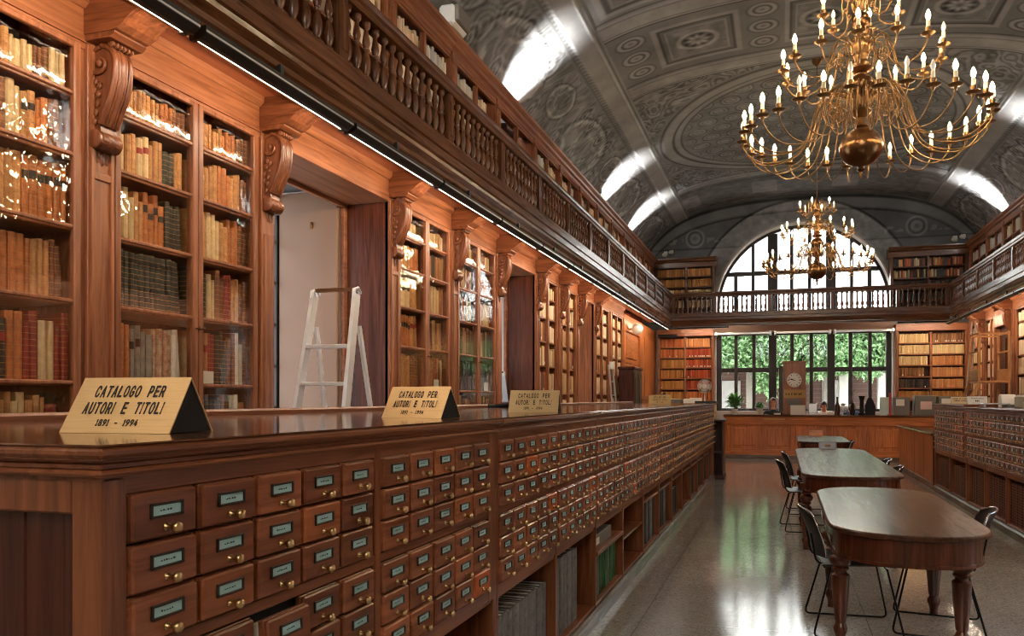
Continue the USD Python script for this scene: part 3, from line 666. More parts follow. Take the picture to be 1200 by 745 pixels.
# left wall, ground floor
BAY = 1.29
wall_case('glazed bookcase at the left edge of the picture', (XL, 1.61, 0), 90, BAY)
wall_case('nearest whole glazed bookcase, right of the nearest scroll bracket', (XL, 2.90, 0), 90, BAY)
wall_case('glazed bookcase just beyond the white stepladder', (XL, 5.88, 0), 90, BAY, side='table_wood_z')
wall_case('glazed bookcase before the second window niche', (XL, 7.17, 0), 90, BAY)
wall_case('open bookcase just beyond the second window niche', (XL, 9.95, 0), 90, 1.15, False, side='table_wood_z')
wall_case('open bookcase before the third window niche', (XL, 11.10, 0), 90, 1.10, False)
wall_case('open bookcase behind the slim metal ladder', (XL, 13.36, 0), 90, 1.35, False)
wall_case('open bookcase next to the panelled side door', (XL, 14.71, 0), 90, 1.35, False)
for k, (y, w, n) in enumerate(((4.19, .13, 'first'), (8.46, .16, 'second'), (12.20, .15, 'third'))):
    t = thing('end_pilaster', f'panelled wooden pilaster before the {n} window niche', 'pilaster', (XL, y, 0), 90)
    obj('shaft', MB().box(0, w, -.022, .40, 0, 3.20, .004).box(.02, w - .02, -.03, -.02, .2, 2.54, .005), 'case_wood_z', t)
    obj('frieze', MB().prism([(-.02, 3.20), (-.02, 3.36), (-.055, 3.385), (-.06, 3.42), (.40, 3.42), (.40, 3.20)], 'x', 0, w), 'case_wood_x', t)
for (y, w), n in zip(((4.35, 1.53), (8.63, 1.32), (12.36, 1.0)), ('first', 'second', 'third')):
    t = thing('niche_lintel', f'wooden lintel over the {n} window niche', 'lintel', (XL, y, 0), 90)
    obj('beam', MB().box(0, w, -.02, .40, 3.17, 3.36, .004), 'case_wood_x', t); obj('moulding', MB().prism([(-.03, 3.36), (-.055, 3.385), (-.06, 3.42), (.40, 3.42), (.40, 3.36)], 'x', 0, w), 'case_wood_x', t)
    obj('inner_trim', MB().box(0, w, .40, .44, 3.14, 3.32, .004).box(w - .05, w, .40, .44, .6, 3.14, .004), 'case_wood_x', t)
    if n != 'first': continue
    s = thing('window_shutter', f'tall beige shutter folded back in the {n} window niche', 'shutter', (XL, y, 0), 90)
    obj('leaf', MB().box(w - .085, w - .05, .45, 1.05, .6, 3.29, .006), 'shutter_paint', s); obj('hook', MB().box(w - .10, w - .08, .70, .72, 2.96, 3.02, .003), 'bronze', s)
names = ['nearest whole', 'stepladder side', 'first after the stepladder', 'second after the stepladder', 'third after the stepladder', 'fourth after the stepladder', 'fifth after the stepladder', 'sixth after the stepladder', 'last']
BRK = [(2.90, 'large carved scroll bracket nearest the camera under the left gallery'), (4.19, 'carved scroll bracket at the near side of the ladder niche'), (5.88, 'carved scroll bracket at the far side of the ladder niche'),
       (7.17, 'carved scroll bracket between the two far glazed bookcases'), (8.46, 'carved scroll bracket at the near side of the second niche'), (9.95, 'dark carved scroll bracket at the far side of the second niche'),
       (11.10, 'carved scroll bracket between the two open bookcases'), (12.2, 'small carved bracket before the third niche'), (13.36, 'farthest carved scroll bracket, past the third niche'), (1.61, 'carved scroll bracket on the left edge bookcase')]
for y, lb in BRK: scroll_bracket('scroll_bracket', lb, (XL - .022, y, 0) if y not in (4.19, 8.46, 12.2) else (XL - .022 + .0, y, 0), 90)

# right wall, ground floor (only its far end is in view)
wall_case('right bookcase behind the tall platform ladder', (XR, 18.85, 0), -90, .92, False)
wall_case('right bookcase in the far corner with the leaning library ladder', (XR, 20.15, 0), -90, 1.30, False)
wall_case('right bookcase at the picture edge', (XR, 16.60, 0), -90, 1.29, False)
wall_case('right bookcase beyond the picture edge', (XR, 15.31, 0), -90, 1.29, False)
scroll_bracket('scroll_bracket', 'carved scroll bracket above the right library ladder', (XR + .022, 18.85 - .05, 0), -90)
scroll_bracket('scroll_bracket', 'carved scroll bracket by the right reddish doorway', (XR + .022, 17.0 - .24, 0), -90)
for k, (y0, y1) in enumerate(((5.9, 14.02),)):
    t = thing('wall_panelling', 'dark panelling along the near right wall', 'panelling', (XR, y1, 0), -90)
    for i in range(6):
        w = (y1 - y0) / 6; obj('panel', MB().box(w * i + .01, w * (i + 1) - .01, 0, .06, 0, 3.30, .005).box(w * i + .15, w * (i + 1) - .15, -.02, 0, .3, 3.0, .01), 'case_wood_z', t)
t = thing('side_door', 'reddish panelled doorway behind the platform ladder', 'door', (XR, 17.9, 0), -90)
obj('frame', MB().box(-.04, .06, -.03, .3, 0, 3.30, .006).box(1.2, 1.3, -.03, .3, 0, 3.30, .006).box(.06, 1.2, -.03, .3, 2.95, 3.30, .006), 'case_wood_z', t)
obj('leaf', MB().box(.06, .62, .08, .12, 0, 2.95, .006).box(.15, .53, .06, .085, .3, 1.3, .008).box(.15, .53, .06, .085, 1.5, 2.7, .008), 'dark_wood_z', t)
obj('leaf', MB().box(.63, 1.2, .08, .12, 0, 2.95, .006).box(.72, 1.1, .06, .085, .3, 1.3, .008).box(.72, 1.1, .06, .085, 1.5, 2.7, .008), 'counter_wood_z', t)
# left far side door and corner panelling
t = thing('side_door', 'panelled wooden door in the far left corner', 'door', (XL, 16.06, 0), 90)
obj('frame', MB().box(0, .22, -.03, .36, 0, 3.30, .006).box(1.9, 2.3, -.03, .36, 0, 3.30, .006).box(.22, 1.9, -.03, .36, 2.95, 3.30, .006), 'counter_wood_z', t)
obj('upper_panel', MB().box(.22, 1.9, .02, .06, 2.25, 2.95, .006).box(.4, 1.72, .0, .03, 2.36, 2.86, .012), 'counter_wood_x', t)
for a, b in ((.22, 1.055), (1.065, 1.9)):
    obj('leaf', MB().box(a, b, .02, .06, 0, 2.24, .006).box(a + .14, b - .14, .0, .03, .2, .95, .012).box(a + .14, b - .14, .0, .03, 1.1, 2.1, .012), 'counter_wood_z', t)
t = thing('corner_pilaster', 'wooden corner pilaster between side door and end bookcase', 'pilaster', (XL, 18.38, 0), 90)
obj('shaft', MB().box(0, YE - 18.38 + .3, -.01, .36, 0, 3.30, .006).box(.3, 1.5, -.03, -.005, .3, 1.3, .01).box(.3, 1.5, -.03, -.005, 1.5, 3.0, .01), 'counter_wood_z', t)

# end wall bookcases below and above the gallery
SE = [2.83, 2.555, 2.28, 2.0, 1.715, 1.42]
def end_case(label, x0, x1, zb, zt, shelves, mid, cornice=False, dw='case_wood', top=.0):
    t = thing('bookcase', label, 'bookcase', (x0, YE, 0), 0); W = x1 - x0
    for a in (0, W - .07): obj('side_panel', MB().box(a, a + .07, -.0, .34, zb, zt, .004), dw + '_z', t)
    obj('back_panel', MB().box(.07, W - .07, .32, .34, zb, zt), 'dark_wood_z', t)
    obj('divider', MB().box(mid - .025, mid + .025, .0, .32, zb, zt - .02), dw + '_z', t)
    for s in shelves: obj('shelf', MB().box(.07, W - .07, .01, .32, s - .028, s, .003), dw + '_x', t)
    if zb < 1: obj('base', MB().box(0, W, -.01, .32, zb, 1.14, .004), dw + '_x', t)
    if cornice: obj('cornice', MB().prism([(-.0, zt - .03), (-.0, zt + .10), (-.04, zt + .12), (-.05, zt + .16), (-.09, zt + .19), (-.09, zt + .215), (.34, zt + .215), (.34, zt - .03)], 'x', -.03 if x0 < 0 else -.05, W + .05), dw + '_x', t)
    else: obj('top_board', MB().box(0, W, -.01, .34, zt, 3.30, .004), dw + '_x', t)
    return t
end_case('left end bookcase of orange bound periodicals under the gallery', XL + .1, -1.70, 0, 3.12, SE, .74)
end_case('right end bookcase of cream bound periodicals under the gallery', 2.74, XR - .02, 0, 3.12, SE, .80)
SU = [4.72, 4.44, 4.16, 3.88]
end_case('left upper end bookcase behind the end gallery', XL + .02, -1.68, 3.52, 4.99, SU, .85, True, 'gallery_wood')
end_case('right upper end bookcase behind the end gallery', 2.62, XR - .02, 3.52, 4.99, SU, .86, True, 'gallery_wood')

# upper bookcases along the sides
def upper_case(label, loc, rotz, W):
    t = thing('upper_bookcase', label, 'bookcase', loc, rotz)
    obj('pilaster', MB().box(0, .13, -.02, .03, 3.52, 5.07, .004).box(.03, .10, -.028, -.018, 3.7, 4.90, .004).box(-.01, .14, -.032, .0, 4.96, 5.0, .005), 'case_wood_z', t)
    for a in (.0, W - .02): obj('side_panel', MB().box(a, a + .02, 0, .34, 3.52, 5.08), 'case_wood_z', t)
    obj('back_panel', MB().box(.02, W - .02, .32, .34, 3.52, 5.08), 'upper_back', t)
    obj('parapet', MB().box(.13, W, 0, .03, 3.52, 4.14, .004).box(.22, W - .09, -.012, .004, 3.60, 4.06, .006), 'case_wood_x', t)
    for s in (4.36, 4.70): obj('shelf', MB().box(.02, W - .02, 0, .32, s - .03, s, .003), 'case_wood_x', t)
    obj('middle_stile', MB().box(W / 2 + .05, W / 2 + .09, 0, .05, 4.14, 4.99), 'case_wood_z', t)
    obj('frieze', MB().box(.13, W, -.005, .03, 4.985, 5.08, .004).box(.13, W, -.012, .0, 5.01, 5.03, .003), 'case_wood_x', t)
    obj('cornice', MB().prism([(-.01, 5.06), (-.02, 5.10), (-.05, 5.12), (-.06, 5.15), (-.10, 5.18), (-.11, 5.21), (.16, 5.21), (.16, 5.06)], 'x', 0, W), 'case_wood_x', t)
    return t
UY = [.34, 1.63, 2.92, 4.21, 5.88, 7.18, 8.47, 9.9, 11.15, 12.35, 13.6, 14.85, 16.1, 17.35, 18.6, 20.15]
UPPER = []
for k, (a, b) in enumerate(zip(UY[:-1], UY[1:])):
    upper_case(f'left upper bookcase, {nth(k)} bay counted from the camera', (XL, a, 0), 90, b - a); UPPER.append(((XL, a, 0), 90, b - a))
for k, (a, b) in enumerate(zip(UY[3:-1], UY[4:])):
    upper_case(f'right upper bookcase, {nth(11 - k)} bay counted from the far corner', (XR, b, 0), -90, b - a)
    if b > 13: UPPER.append(((XR, b, 0), -90, b - a))

# ------------------------------------------------------------------ books
R = random.Random(7)
COLN = {'tan': 'tan leather', 'beige': 'pale beige vellum', 'orange': 'orange brown leather', 'brown': 'dark brown leather', 'red': 'red leather', 'green_black': 'dark green gilt', 'grey': 'grey cloth', 'blue_grey': 'slate blue', 'white': 'white vellum', 'marbled': 'marbled red and cream'}
def book(loc, rotz, t, h, d, m, patch, label, lean=0):
    b = thing('book', label, 'book', loc, rotz, None, None, (0, lean, 0) if lean else None)
    c = MB().prism([(t, d), (t, .010), (.82 * t, .002), (.5 * t, -.001), (.18 * t, .002), (0, .010), (0, d), (.003, d), (.003, .013), (t - .003, .013), (t - .003, d)], 'z', 0, h)
    if m not in ('beige', 'grey', 'white'):
        for q in (.18, .38, .58, .8): c.prism([(t, .010), (.82 * t, -.001), (.5 * t, -.0045), (.18 * t, -.001), (0, .010)], 'z', q * h, q * h + .006)
    obj('cover', c, m, b)
    obj('page_block', MB().box(.003, t - .003, .013, d - .005, .003, h - .004), 'old_paper', b)
    if patch: obj('spine_label', MB().prism([(t * .98, .009), (.82 * t, .0005), (.5 * t, -.003), (.18 * t, .0005), (t * .02, .009)], 'z', h * .62, h * .76), patch, b)
    return b
N_BOOKS = 0
def row_of_books(loc, rotz, x0, x1, z, h, mats, where, shelf, wid=(.026, .044), patch=None, y=.06, lean_tail=True, hj=.12):
    """individual books standing on one shelf"""
    global N_BOOKS
    x, k = x0, 0; out = []
    while True:
        t = R.uniform(*wid)
        if x + t > x1: break
        out.append((x, t)); x += t + R.uniform(.0005, .002)
    n = len(out)
    for k, (x, t) in enumerate(out):
        m = mats[min(len(mats) - 1, int(k * len(mats) / n))]
        if isinstance(m, tuple): m, p = m
        else: p = patch
        hh = h * (1 - R.random() * hj); d = R.uniform(.17, .23)
        lean = 0
        if lean_tail and k == n - 1 and x1 - x - t > .02: lean = -4
        book(world(loc, rotz, x, y + R.uniform(0, .012), z + .0005), rotz, t, hh, d, m, p, f'{COLN[m]} book, {nth(k)} from left, {nth(shelf)} shelf, {where}', lean)
        N_BOOKS += 1
D0 = 'leftmost glazed door'; D1 = 'door right of the nearest bracket'; D2 = 'door before the ladder niche'
P_D, P_R, P_C = 'patch_dark', 'patch_red', 'patch_cream'
c1, c0 = (XL, 2.90, 0), (XL, 1.61, 0)
A0, B0 = .765, 1.255         # right-hand door of a bay
A1, B1 = .185, .715           # left-hand door
rows = {
 D0: (c0, A0, B0, [['beige', 'tan', 'beige', 'brown', 'beige'], [('beige', P_D), 'brown', 'beige', ('tan', P_D), 'orange', 'brown'], ['tan', 'tan', ('orange', P_D), ('orange', P_D)], ['orange', 'orange', 'orange', 'tan', 'brown'], ['green_black', ('green_black', P_R), 'orange', 'red', 'beige', 'red'], ['beige', 'tan', 'beige', 'tan', 'red']]),
 D1: (c1, A1, B1, [['tan', 'tan', 'tan', 'tan', 'orange', 'brown'], ['beige', 'tan', ('beige', P_R), 'tan', 'green_black', 'tan'], ['beige', 'beige', 'tan', ('orange', P_D), ('orange', P_D), 'green_black', 'green_black'], ['green_black', 'green_black', 'green_black', 'green_black'], ['orange', 'orange', ('grey', P_D), 'grey', 'marbled', 'marbled', 'white'], ['beige', 'tan', 'beige', 'brown']]),
 D2: (c1, A0, B0, [['tan', 'tan', 'orange', 'brown'], [('tan', P_C), 'tan', 'orange', 'tan', 'brown'], ['tan', 'beige', 'tan', 'orange', 'brown'], ['green_black', 'green_black', 'beige', 'brown', 'red', 'tan', 'brown'], [('beige', P_R), ('tan', P_R), 'red', 'green_black', 'green_black', 'brown', 'white', 'brown'], ['grey', 'blue_grey', 'blue_grey', 'brown', 'white', 'orange']]),
}
rows[D2][3].insert(0, rows[D2][3].pop(0))
HT = [.185, .255, .29, .31, .33, .285]
for where, (loc, a, b, sets) in rows.items():
    for s in range(6):
        row_of_books(loc, 90, a, b - R.uniform(.0, .012), SH[s], HT[s], sets[s], where, s, (.027, .042) if s != 0 else (.022, .034), None, .045, True, .05 if len(set(map(str, sets[s]))) < 3 else .22)
# first glazed bookcases beyond the ladder, upper rows
for s in range(5):
    row_of_books((XL, 5.88, 0), 90, A1, B1, SH[s], HT[s], [['tan', 'tan', 'beige'], ['beige', 'tan', 'orange'], [('beige', P_R), ('beige', P_D), 'tan'], [('red', P_C), ('orange', P_D), ('tan', P_R)], ['brown', 'tan', 'brown']][s], 'first glazed door beyond the stepladder', s, (.036, .050))
card = thing('paper_card', 'small white paper card propped on the fifth shelf before grey books', 'card', world(c1, 90, .80, .035, SH[4] + .002), 90)
obj('sheet', MB().box(0, .12, 0, .004, 0, .075), 'paper', card)
for k, (lc, x) in enumerate((((XL, 5.88, 0), .98), ((XL, 7.17, 0), 1.02))):
    q = thing('paper_card', f'white paper card behind glass in the {("first", "second")[k]} bookcase beyond the stepladder', 'card', world(lc, 90, x, .035, SH[4] + .002), 90)
    obj('sheet', MB().box(0, .11, 0, .004, 0, .10), 'paper', q)

# every other shelved book: too many and too small to part
mass = MB()
PAL = {'antique': [(168, 112, 66), (190, 150, 104), (160, 88, 42), (110, 62, 36), (205, 176, 132), (60, 52, 40), (130, 44, 30), (176, 128, 80)],
       'light': [(205, 176, 132), (214, 190, 150), (190, 150, 104), (176, 128, 80), (222, 204, 170)],
       'orange': [(176, 92, 44), (190, 108, 52), (164, 78, 38), (196, 120, 62)], 'redor': [(170, 66, 34), (182, 80, 40), (156, 54, 30), (196, 104, 56)], 'ochre': [(178, 122, 58), (190, 134, 68), (166, 108, 50)],
       'cream': [(226, 196, 142), (232, 206, 156), (218, 184, 128), (222, 190, 140)], 'creamdark': [(150, 104, 62), (170, 120, 74), (128, 84, 50)], 'salmon': [(214, 150, 96), (222, 160, 104), (206, 138, 86)],
       'white': [(208, 202, 190), (222, 216, 204), (196, 190, 180), (176, 178, 180), (212, 200, 176)], 'mixed': [(176, 84, 44), (200, 130, 70), (210, 190, 150), (70, 80, 70), (60, 60, 64), (190, 160, 110), (150, 60, 40), (40, 42, 44)],
       'dark': [(52, 48, 44), (70, 62, 54), (38, 36, 38), (92, 70, 50)], 'pale': [(214, 184, 150), (222, 196, 164), (206, 172, 136), (226, 206, 178)]}
def mass_row(loc, rotz, x0, x1, z, h, pal, wid=(.03, .05), y=.05, gap=.0, hj=.15, lab=.0, dd=.2):
    x = x0
    while True:
        t = R.uniform(*wid)
        if x + t > x1: break
        if R.random() >= gap:
            hh = h * (1 - R.random() * hj); c = np.array(lin(*R.choice(PAL[pal]))) * R.uniform(.8, 1.15); yy = y + R.uniform(0, .012)
            P = [(x + t - .001, yy + .008), (x + .72 * t, yy), (x + .28 * t, yy), (x + .001, yy + .008), (x + .001, yy + dd), (x + t - .001, yy + dd)]
            Q = [world(loc, rotz, a, b, 0)[:2] for a, b in P]
            mass.prism(Q, 'z', z + .0005, z + hh, c)
            if R.random() < lab:
                P = [(x + t * .85, yy + .003), (x + t * .85, yy - .002), (x + .15 * t, yy - .002), (x + .15 * t, yy + .003)]
                mass.prism([world(loc, rotz, a, b, 0)[:2] for a, b in P], 'z', z + hh * .06, z + hh * .22, lin(232, 226, 210))
        x += t + .001
for s in range(6):
    if s > 4: mass_row((XL, 5.88, 0), 90, A1, B1, SH[s], HT[s], 'antique')
    mass_row((XL, 5.88, 0), 90, A0, B0, SH[s], HT[s], ('light', 'antique', 'antique', 'antique', 'antique', 'dark')[s])
    for a, b in ((A1, B1), (A0, B0)): mass_row((XL, 7.17, 0), 90, a, b, SH[s], HT[s], ('antique', 'antique', 'mixed', 'antique', 'dark', 'antique')[s])
for s in range(6): mass_row((XL, 1.61, 0), 90, A1, B1, SH[s], HT[s], 'antique')
for y0, w in ((9.95, 1.15), (11.10, 1.10), (13.36, 1.35), (14.71, 1.35)):
    cx = (.16 + w) / 2 + .015
    for s in range(6):
        for a, b in ((.20, cx - .03), (cx + .03, w - .07)): mass_row((XL, y0, 0), 90, a, b, SH[s], HT[s] * R.uniform(.85, 1), R.choice(('light', 'light', 'antique', 'pale', 'mixed')) if s else 'light', y=.03, gap=.03, lab=.1)
for k, (y1, w) in enumerate(((20.15, 1.30), (18.85, .92), (16.60, 1.29), (15.31, 1.29))):
    cx = (.16 + w) / 2 + .015
    for s in range(6):
        for a, b in ((.20, cx - .03), (cx + .03, w - .07)): mass_row((XR, y1, 0), -90, a, b, SH[s], HT[s], ('cream', 'salmon')[s % 2] if k == 0 else 'pale', y=.03)
lo = [['orange', 'orange', 'ochre', 'ochre', 'ochre', 'ochre', 'ochre'], ['salmon', 'redor', 'redor', 'redor', 'redor', 'orange', 'ochre']]
ro_ = [['cream', 'cream', 'cream', 'creamdark', 'dark', 'ochre', 'ochre'], ['creamdark', 'cream', 'salmon', 'salmon', 'salmon', 'ochre', 'orange']]
for (x0, W, mid, sets) in ((XL + .1, -1.70 - XL - .1, .74, lo), (2.74, XR - .02 - 2.74, .80, ro_)):
    for s in range(6):
        for q, (a, b) in enumerate(((.08, mid - .03), (mid + .03, W - .08))):
            mass_row((x0, YE, 0), 0, a, b if not (x0 > 0 and s == 3 and q == 0) else b - .12, SE[s], .225, sets[q][s], (.028, .042), .03, 0, .04, .55 if (x0 < 0 and q and s in (1, 2)) or (x0 > 0 and q == 1 and s == 0) else .05)
for (x0, W, mid, ps) in ((XL + .02, -1.68 - XL - .02, .85, ('ochre', 'ochre', 'light')), (2.62, XR - .02 - 2.62, .86, ('mixed', 'mixed', 'dark'))):
    for s in range(4):
        for a, b in ((.08, mid - .03), (mid + .03, W - .08)): mass_row((x0, YE, 0), 0, a, b, SU[s], .21, ps[min(s, 2)], (.03, .05), .03, .02, .08 if x0 < 0 else .25)
for k, (loc, rz, W) in enumerate(UPPER):
    for s in (4.36, 4.70):
        h = .27
        for q, (a, b) in enumerate(((.14, W / 2 + .04), (W / 2 + .10, W - .03))):
            if rz == 90 and k % 15 in (6,) : continue
            e = b if (k + q) % 3 else a + (b - a) * .7
            mass_row(loc, rz, a, e, s, h * (1 if (q + k) % 2 else .93), 'white' if rz == -90 or (k + q) % 2 else 'pale', (.03, .055), .03, .04, .25)
obj('shelved_books', mass, 'painted')
tag(stage.GetPrimAtPath('/World/shelved_books'), 'rows of old bound books on the far, end and upper shelves', 'books', None, 'stuff')
# ------------------------------------------------------------------ catalogue cabinets with card drawers
DW, DH, PITCH, RP = .1585, .0885, .1725, .0962
def drawer_kind(m, lettered):
    p = proto('card_drawer')
    obj('front', MB().box(0, DW, -.020, .006, 0, DH, .0045).box(-.003, DW + .003, -.008, .006, -.002, DH + .002, .002), m, p)
    fr = MB(); cx, cz, a, b = DW / 2, DH * .60, .041, .0145
    fr.box(cx - a, cx + a, -.0248, -.019, cz + b - .005, cz + b, .0015).box(cx - a, cx + a, -.0248, -.019, cz - b, cz - b + .005, .0015)
    fr.box(cx - a, cx - a + .006, -.0248, -.019, cz - b, cz + b, .0015).box(cx + a - .006, cx + a, -.0248, -.019, cz - b, cz + b, .0015)
    obj('label_frame', fr, 'dark_metal', p)
    obj('label', MB().box(cx - a + .004, cx + a - .004, -.0215, -.019, cz - b + .004, cz + b - .004), 'label_card', p)
    if lettered:
        rr = random.Random(lettered); k = MB(); x = cx - .017
        while x < cx + .014:
            w = rr.uniform(.002, .005); k.box(x, x + w, -.0219, -.0214, cz - .002, cz + rr.choice((.0, .0015))); x += w + .0025
        obj('lettering', k, 'ink', p)
    kn = [(.0085, 0), (.0085, .002), (.0045, .004), (.0042, .013), (.006, .016), (.0095, .020), (.0112, .025), (.0100, .030), (.006, .033), (.001, .034)]
    obj('knob', MB().lathe([(r, -h) for r, h in kn][::-1], 14, (cx, -.020, DH * .22), 'y'), 'knob_brass', p, True)
    return p
DK = [drawer_kind(f'drawer_wood_{k % 4}', k + 1 if k < 8 else 0) for k in range(8)]
RD = random.Random(3)
def card_cabinet(label, loc, rotz, L_, sections, ends=(True, True), top=1.37, depth=.745, bays=True, open_drawer=None, orange=(.08,)):
    t = thing('card_catalogue_cabinet', label, 'cabinet', loc, rotz)
    def layers(spec, m, nm):
        w = MB()
        for off, za, zb, ch in spec: w.box(-off if ends[0] else 0, L_ + (off if ends[1] else 0), -off, depth, top + za, top + zb, ch)
        obj(nm, w, m, t)
    layers([(.040, -.005, 0, .002)], 'cabinet_top', 'worktop')
    layers([(.042, -.024, -.005, .006)], 'cabinet_wood_x', 'nosing')
    layers([(.034, -.028, -.024, .001), (.020, -.034, -.028, .002), (.017, -.047, -.034, .003), (.029, -.058, -.046, .005), (.012, -.066, -.058, 0)], 'cabinet_wood_x', 'cornice')
    obj('frieze', MB().box(0, L_, -.008, .03, 1.275, top - .060, .002), 'cabinet_wood_x', t)
    obj('back_panel', MB().box(.02, L_ - .02, depth - .02, depth, .11, top - .06), 'cabinet_wood_z', t)
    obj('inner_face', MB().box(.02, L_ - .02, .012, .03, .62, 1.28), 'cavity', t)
    obj('bay_back', MB().box(.02, L_ - .02, .42, .44, .11, .64), 'dark_wood_x', t)
    obj('bay_floor', MB().box(0, L_, -.004, .44, .095, .115, .003), 'cabinet_wood_x', t)
    obj('plinth', MB().prism([(-.012, 0), (-.030, .0), (-.030, .075), (-.012, .092), (depth, .092), (depth, 0)], 'x', 0, L_), 'plinth_wood', t)
    obj('bottom_rail', MB().box(0, L_, -.008, .03, .618, .664, .003), 'cabinet_wood_x', t)
    obj('middle_rail', MB().box(0, L_, -.006, .03, .958, .988, .003), 'cabinet_wood_x', t)
    obj('bay_ceiling', MB().box(.02, L_ - .02, .0, .44, .60, .62), 'cabinet_wood_x', t)
    xs = [s - .038 for s, n in sections] + [L_ - .001]
    for k, (s, n) in enumerate(sections):
        x0 = 0 if k == 0 else s - .036
        obj('post', MB().box(x0, s - .004, -.010, .03, .615, 1.312, .003).box(x0, s - .004, -.010, .44, .095, .62, .003), 'cabinet_wood_z', t)
    e = sections[-1][0] + sections[-1][1] * PITCH
    obj('post', MB().box(e, L_, -.010, .03, .615, 1.312, .003).box(max(e, L_ - .04), L_, -.010, .44, .095, .62, .003), 'cabinet_wood_z', t)
    if ends[0]:
        m = MB().box(-.010, .034, -.012, .06, .092, top - .06, .003).box(-.010, .034, depth - .09, depth, .092, top - .06, .003).box(-.008, .034, .06, depth - .09, top - .128, top - .06, .004).box(-.008, .034, .09, depth - .09, .092, .22, .003)
        obj('end_frame', m, 'cabinet_wood_z', t)
        for q in range(4):
            w = (depth - .15) / 4; obj('end_panel', MB().box(.022, .034, .06 + w * q + .001, .06 + w * (q + 1) - .001, .22, top - .128, .003), 'dark_wood_z', t)
    if ends[1]: obj('end_panel', MB().box(L_ - .012, L_ + .004, -.012, depth, .092, top - .06, .003), 'cabinet_wood_z', t)
    i = 0
    for k, (s, n) in enumerate(sections):
        for r in range(6):
            z = 1.275 - .003 - DH - RP * r - (.030 if r >= 3 else 0)
            for c in range(n):
                i += 1; q = RD.random(); kk = 3 if q < .06 else RD.choice((0, 0, 0, 1, 1, 2))
                src = DK[kk + 4 * (RD.random() < .5)]
                if open_drawer == (k, r, c):
                    inst('drawer', src, (s + c * PITCH, -.030, z - .010), 0, t, (-4, 0, 0))
                    obj('card_tray', MB().box(s + c * PITCH + .004, s + c * PITCH + DW - .004, -.03, .012, z + .0, z + DH - .022), 'paper', t)
                    continue
                inst('drawer', src, (s + c * PITCH, RD.uniform(-.003, .002), z), 0, t)
    return t
M1 = card_cabinet('nearest long card catalogue cabinet with brass knobbed drawers and a tent sign', (CABL, 1.056, 0), 90, 1.905, [(.047, 5), (.955, 5)], (True, False), open_drawer=(0, 3, 2))
M2 = card_cabinet('second left card catalogue cabinet, over bays of tall grey volumes', (CABL, 2.963, 0), 90, 1.76, [(.022, 5), (.898, 5)], (False, False))
M3 = card_cabinet('third left card catalogue cabinet, over the green volumes', (CABL, 4.725, 0), 90, 3.56, [(.022, 5), (.905, 5), (1.79, 5), (2.675, 5)], (False, False))
M4 = card_cabinet('farthest left card catalogue cabinet, ending at the low bookstand', (CABL, 8.287, 0), 90, 5.33, [(.022 + .885 * k, 5) for k in range(6)], (False, True))
R1 = card_cabinet('far right card catalogue cabinet beside the panelled partition', (CABR, 13.0, 0), -90, 2.10, [(.06, 6), (1.10, 5)], (True, False), 1.375)
R2 = card_cabinet('near right card catalogue cabinet at the picture edge, over maroon volumes', (CABR, 10.895, 0), -90, 3.60, [(.03, 5), (.92, 5), (1.81, 5), (2.70, 5)], (False, True), 1.345)
# rear row of plain cabinets behind, with a raised back ledge
for (y0, l, n) in ((1.056, 1.905, 'nearest'), (2.963, 1.76, 'second'), (4.725, 3.56, 'third'), (8.287, 5.33, 'farthest')):
    t = thing('rear_cabinet', f'plain rear cabinet with a raised back ledge behind the {n} left catalogue', 'cabinet', (CABL - .746, y0, 0), 90)
    obj('body', MB().box(.0, l, .0, .72, .09, 1.31, .004).box(.0, l, .02, .70, 0, .09), 'dark_wood_z', t)
    obj('worktop', MB().box(-.036 if y0 < 2 else 0, l, 0, .745, 1.346, 1.37), 'cabinet_top', t)
    obj('ledge', MB().prism([(.70, 1.37), (.70, 1.388), (.712, 1.398), (.75, 1.398), (.75, 1.33), (.72, 1.33), (.72, 1.37)], 'x', 0, l), 'cabinet_wood_x', t)
    obj('cornice', MB().box(-.028 if y0 < 2 else 0, l, 0, .73, 1.31, 1.346, .003), 'cabinet_wood_x', t)

# ------------------------------------------------------------------ volumes in the open bays
def volume(loc, rotz, t, h, d, m, label, group=None):
    b = thing('bound_volume', label, 'volume', loc, rotz, group)
    c = MB().prism([(t, d), (t, .006), (.8 * t, 0), (.2 * t, 0), (0, .006), (0, d), (.003, d), (.003, .010), (t - .003, .010), (t - .003, d)], 'z', 0, h)
    obj('cover', c, m, b); obj('page_block', MB().box(.003, t - .003, .010, d - .005, .004, h - .005), 'old_paper' if m != 'grey_cloth' else 'paper', b)
def bay_volumes(cab, rotz, x0, x1, n, h, m, where, d=.32, y=.03, z=.116, word='volume', step=None):
    x = x0; w = (x1 - x0) / n
    for k in range(n):
        t = w - .0015; mm = m if isinstance(m, str) else m[k % len(m)]
        cn = {'grey_cloth': 'grey', 'green_cloth': 'green', 'black_cloth': 'black', 'maroon_cloth': 'maroon'}[mm]
        volume(world(cab, rotz, x, y + R.uniform(0, .012), z), rotz, t, h * R.uniform(.97, 1.0), d, mm, f'tall {cn} bound volume, {nth(k)} from left, {where}'); x += w
k2 = (CABL, 2.963, 0)
bay_volumes(k2, 90, .03, .84, 17, .37, 'grey_cloth', 'the nearest grey bay')
bay_volumes(k2, 90, .905, 1.46, 11, .44, 'grey_cloth', 'the second grey bay')
k3 = (CABL, 4.725, 0)
bay_volumes(k3, 90, .03, .60, 9, .29, ('green_cloth', 'green_cloth', 'green_cloth', 'grey_cloth', 'green_cloth'), 'the bay under the short shelf')
bay_volumes(k3, 90, .64, .85, 3, .29, 'green_cloth', 'the gap beside the short shelf')
bay_volumes(k3, 90, 1.80, 2.62, 11, .40, ('black_cloth', 'black_cloth', 'grey_cloth'), 'the third bay of the third cabinet')
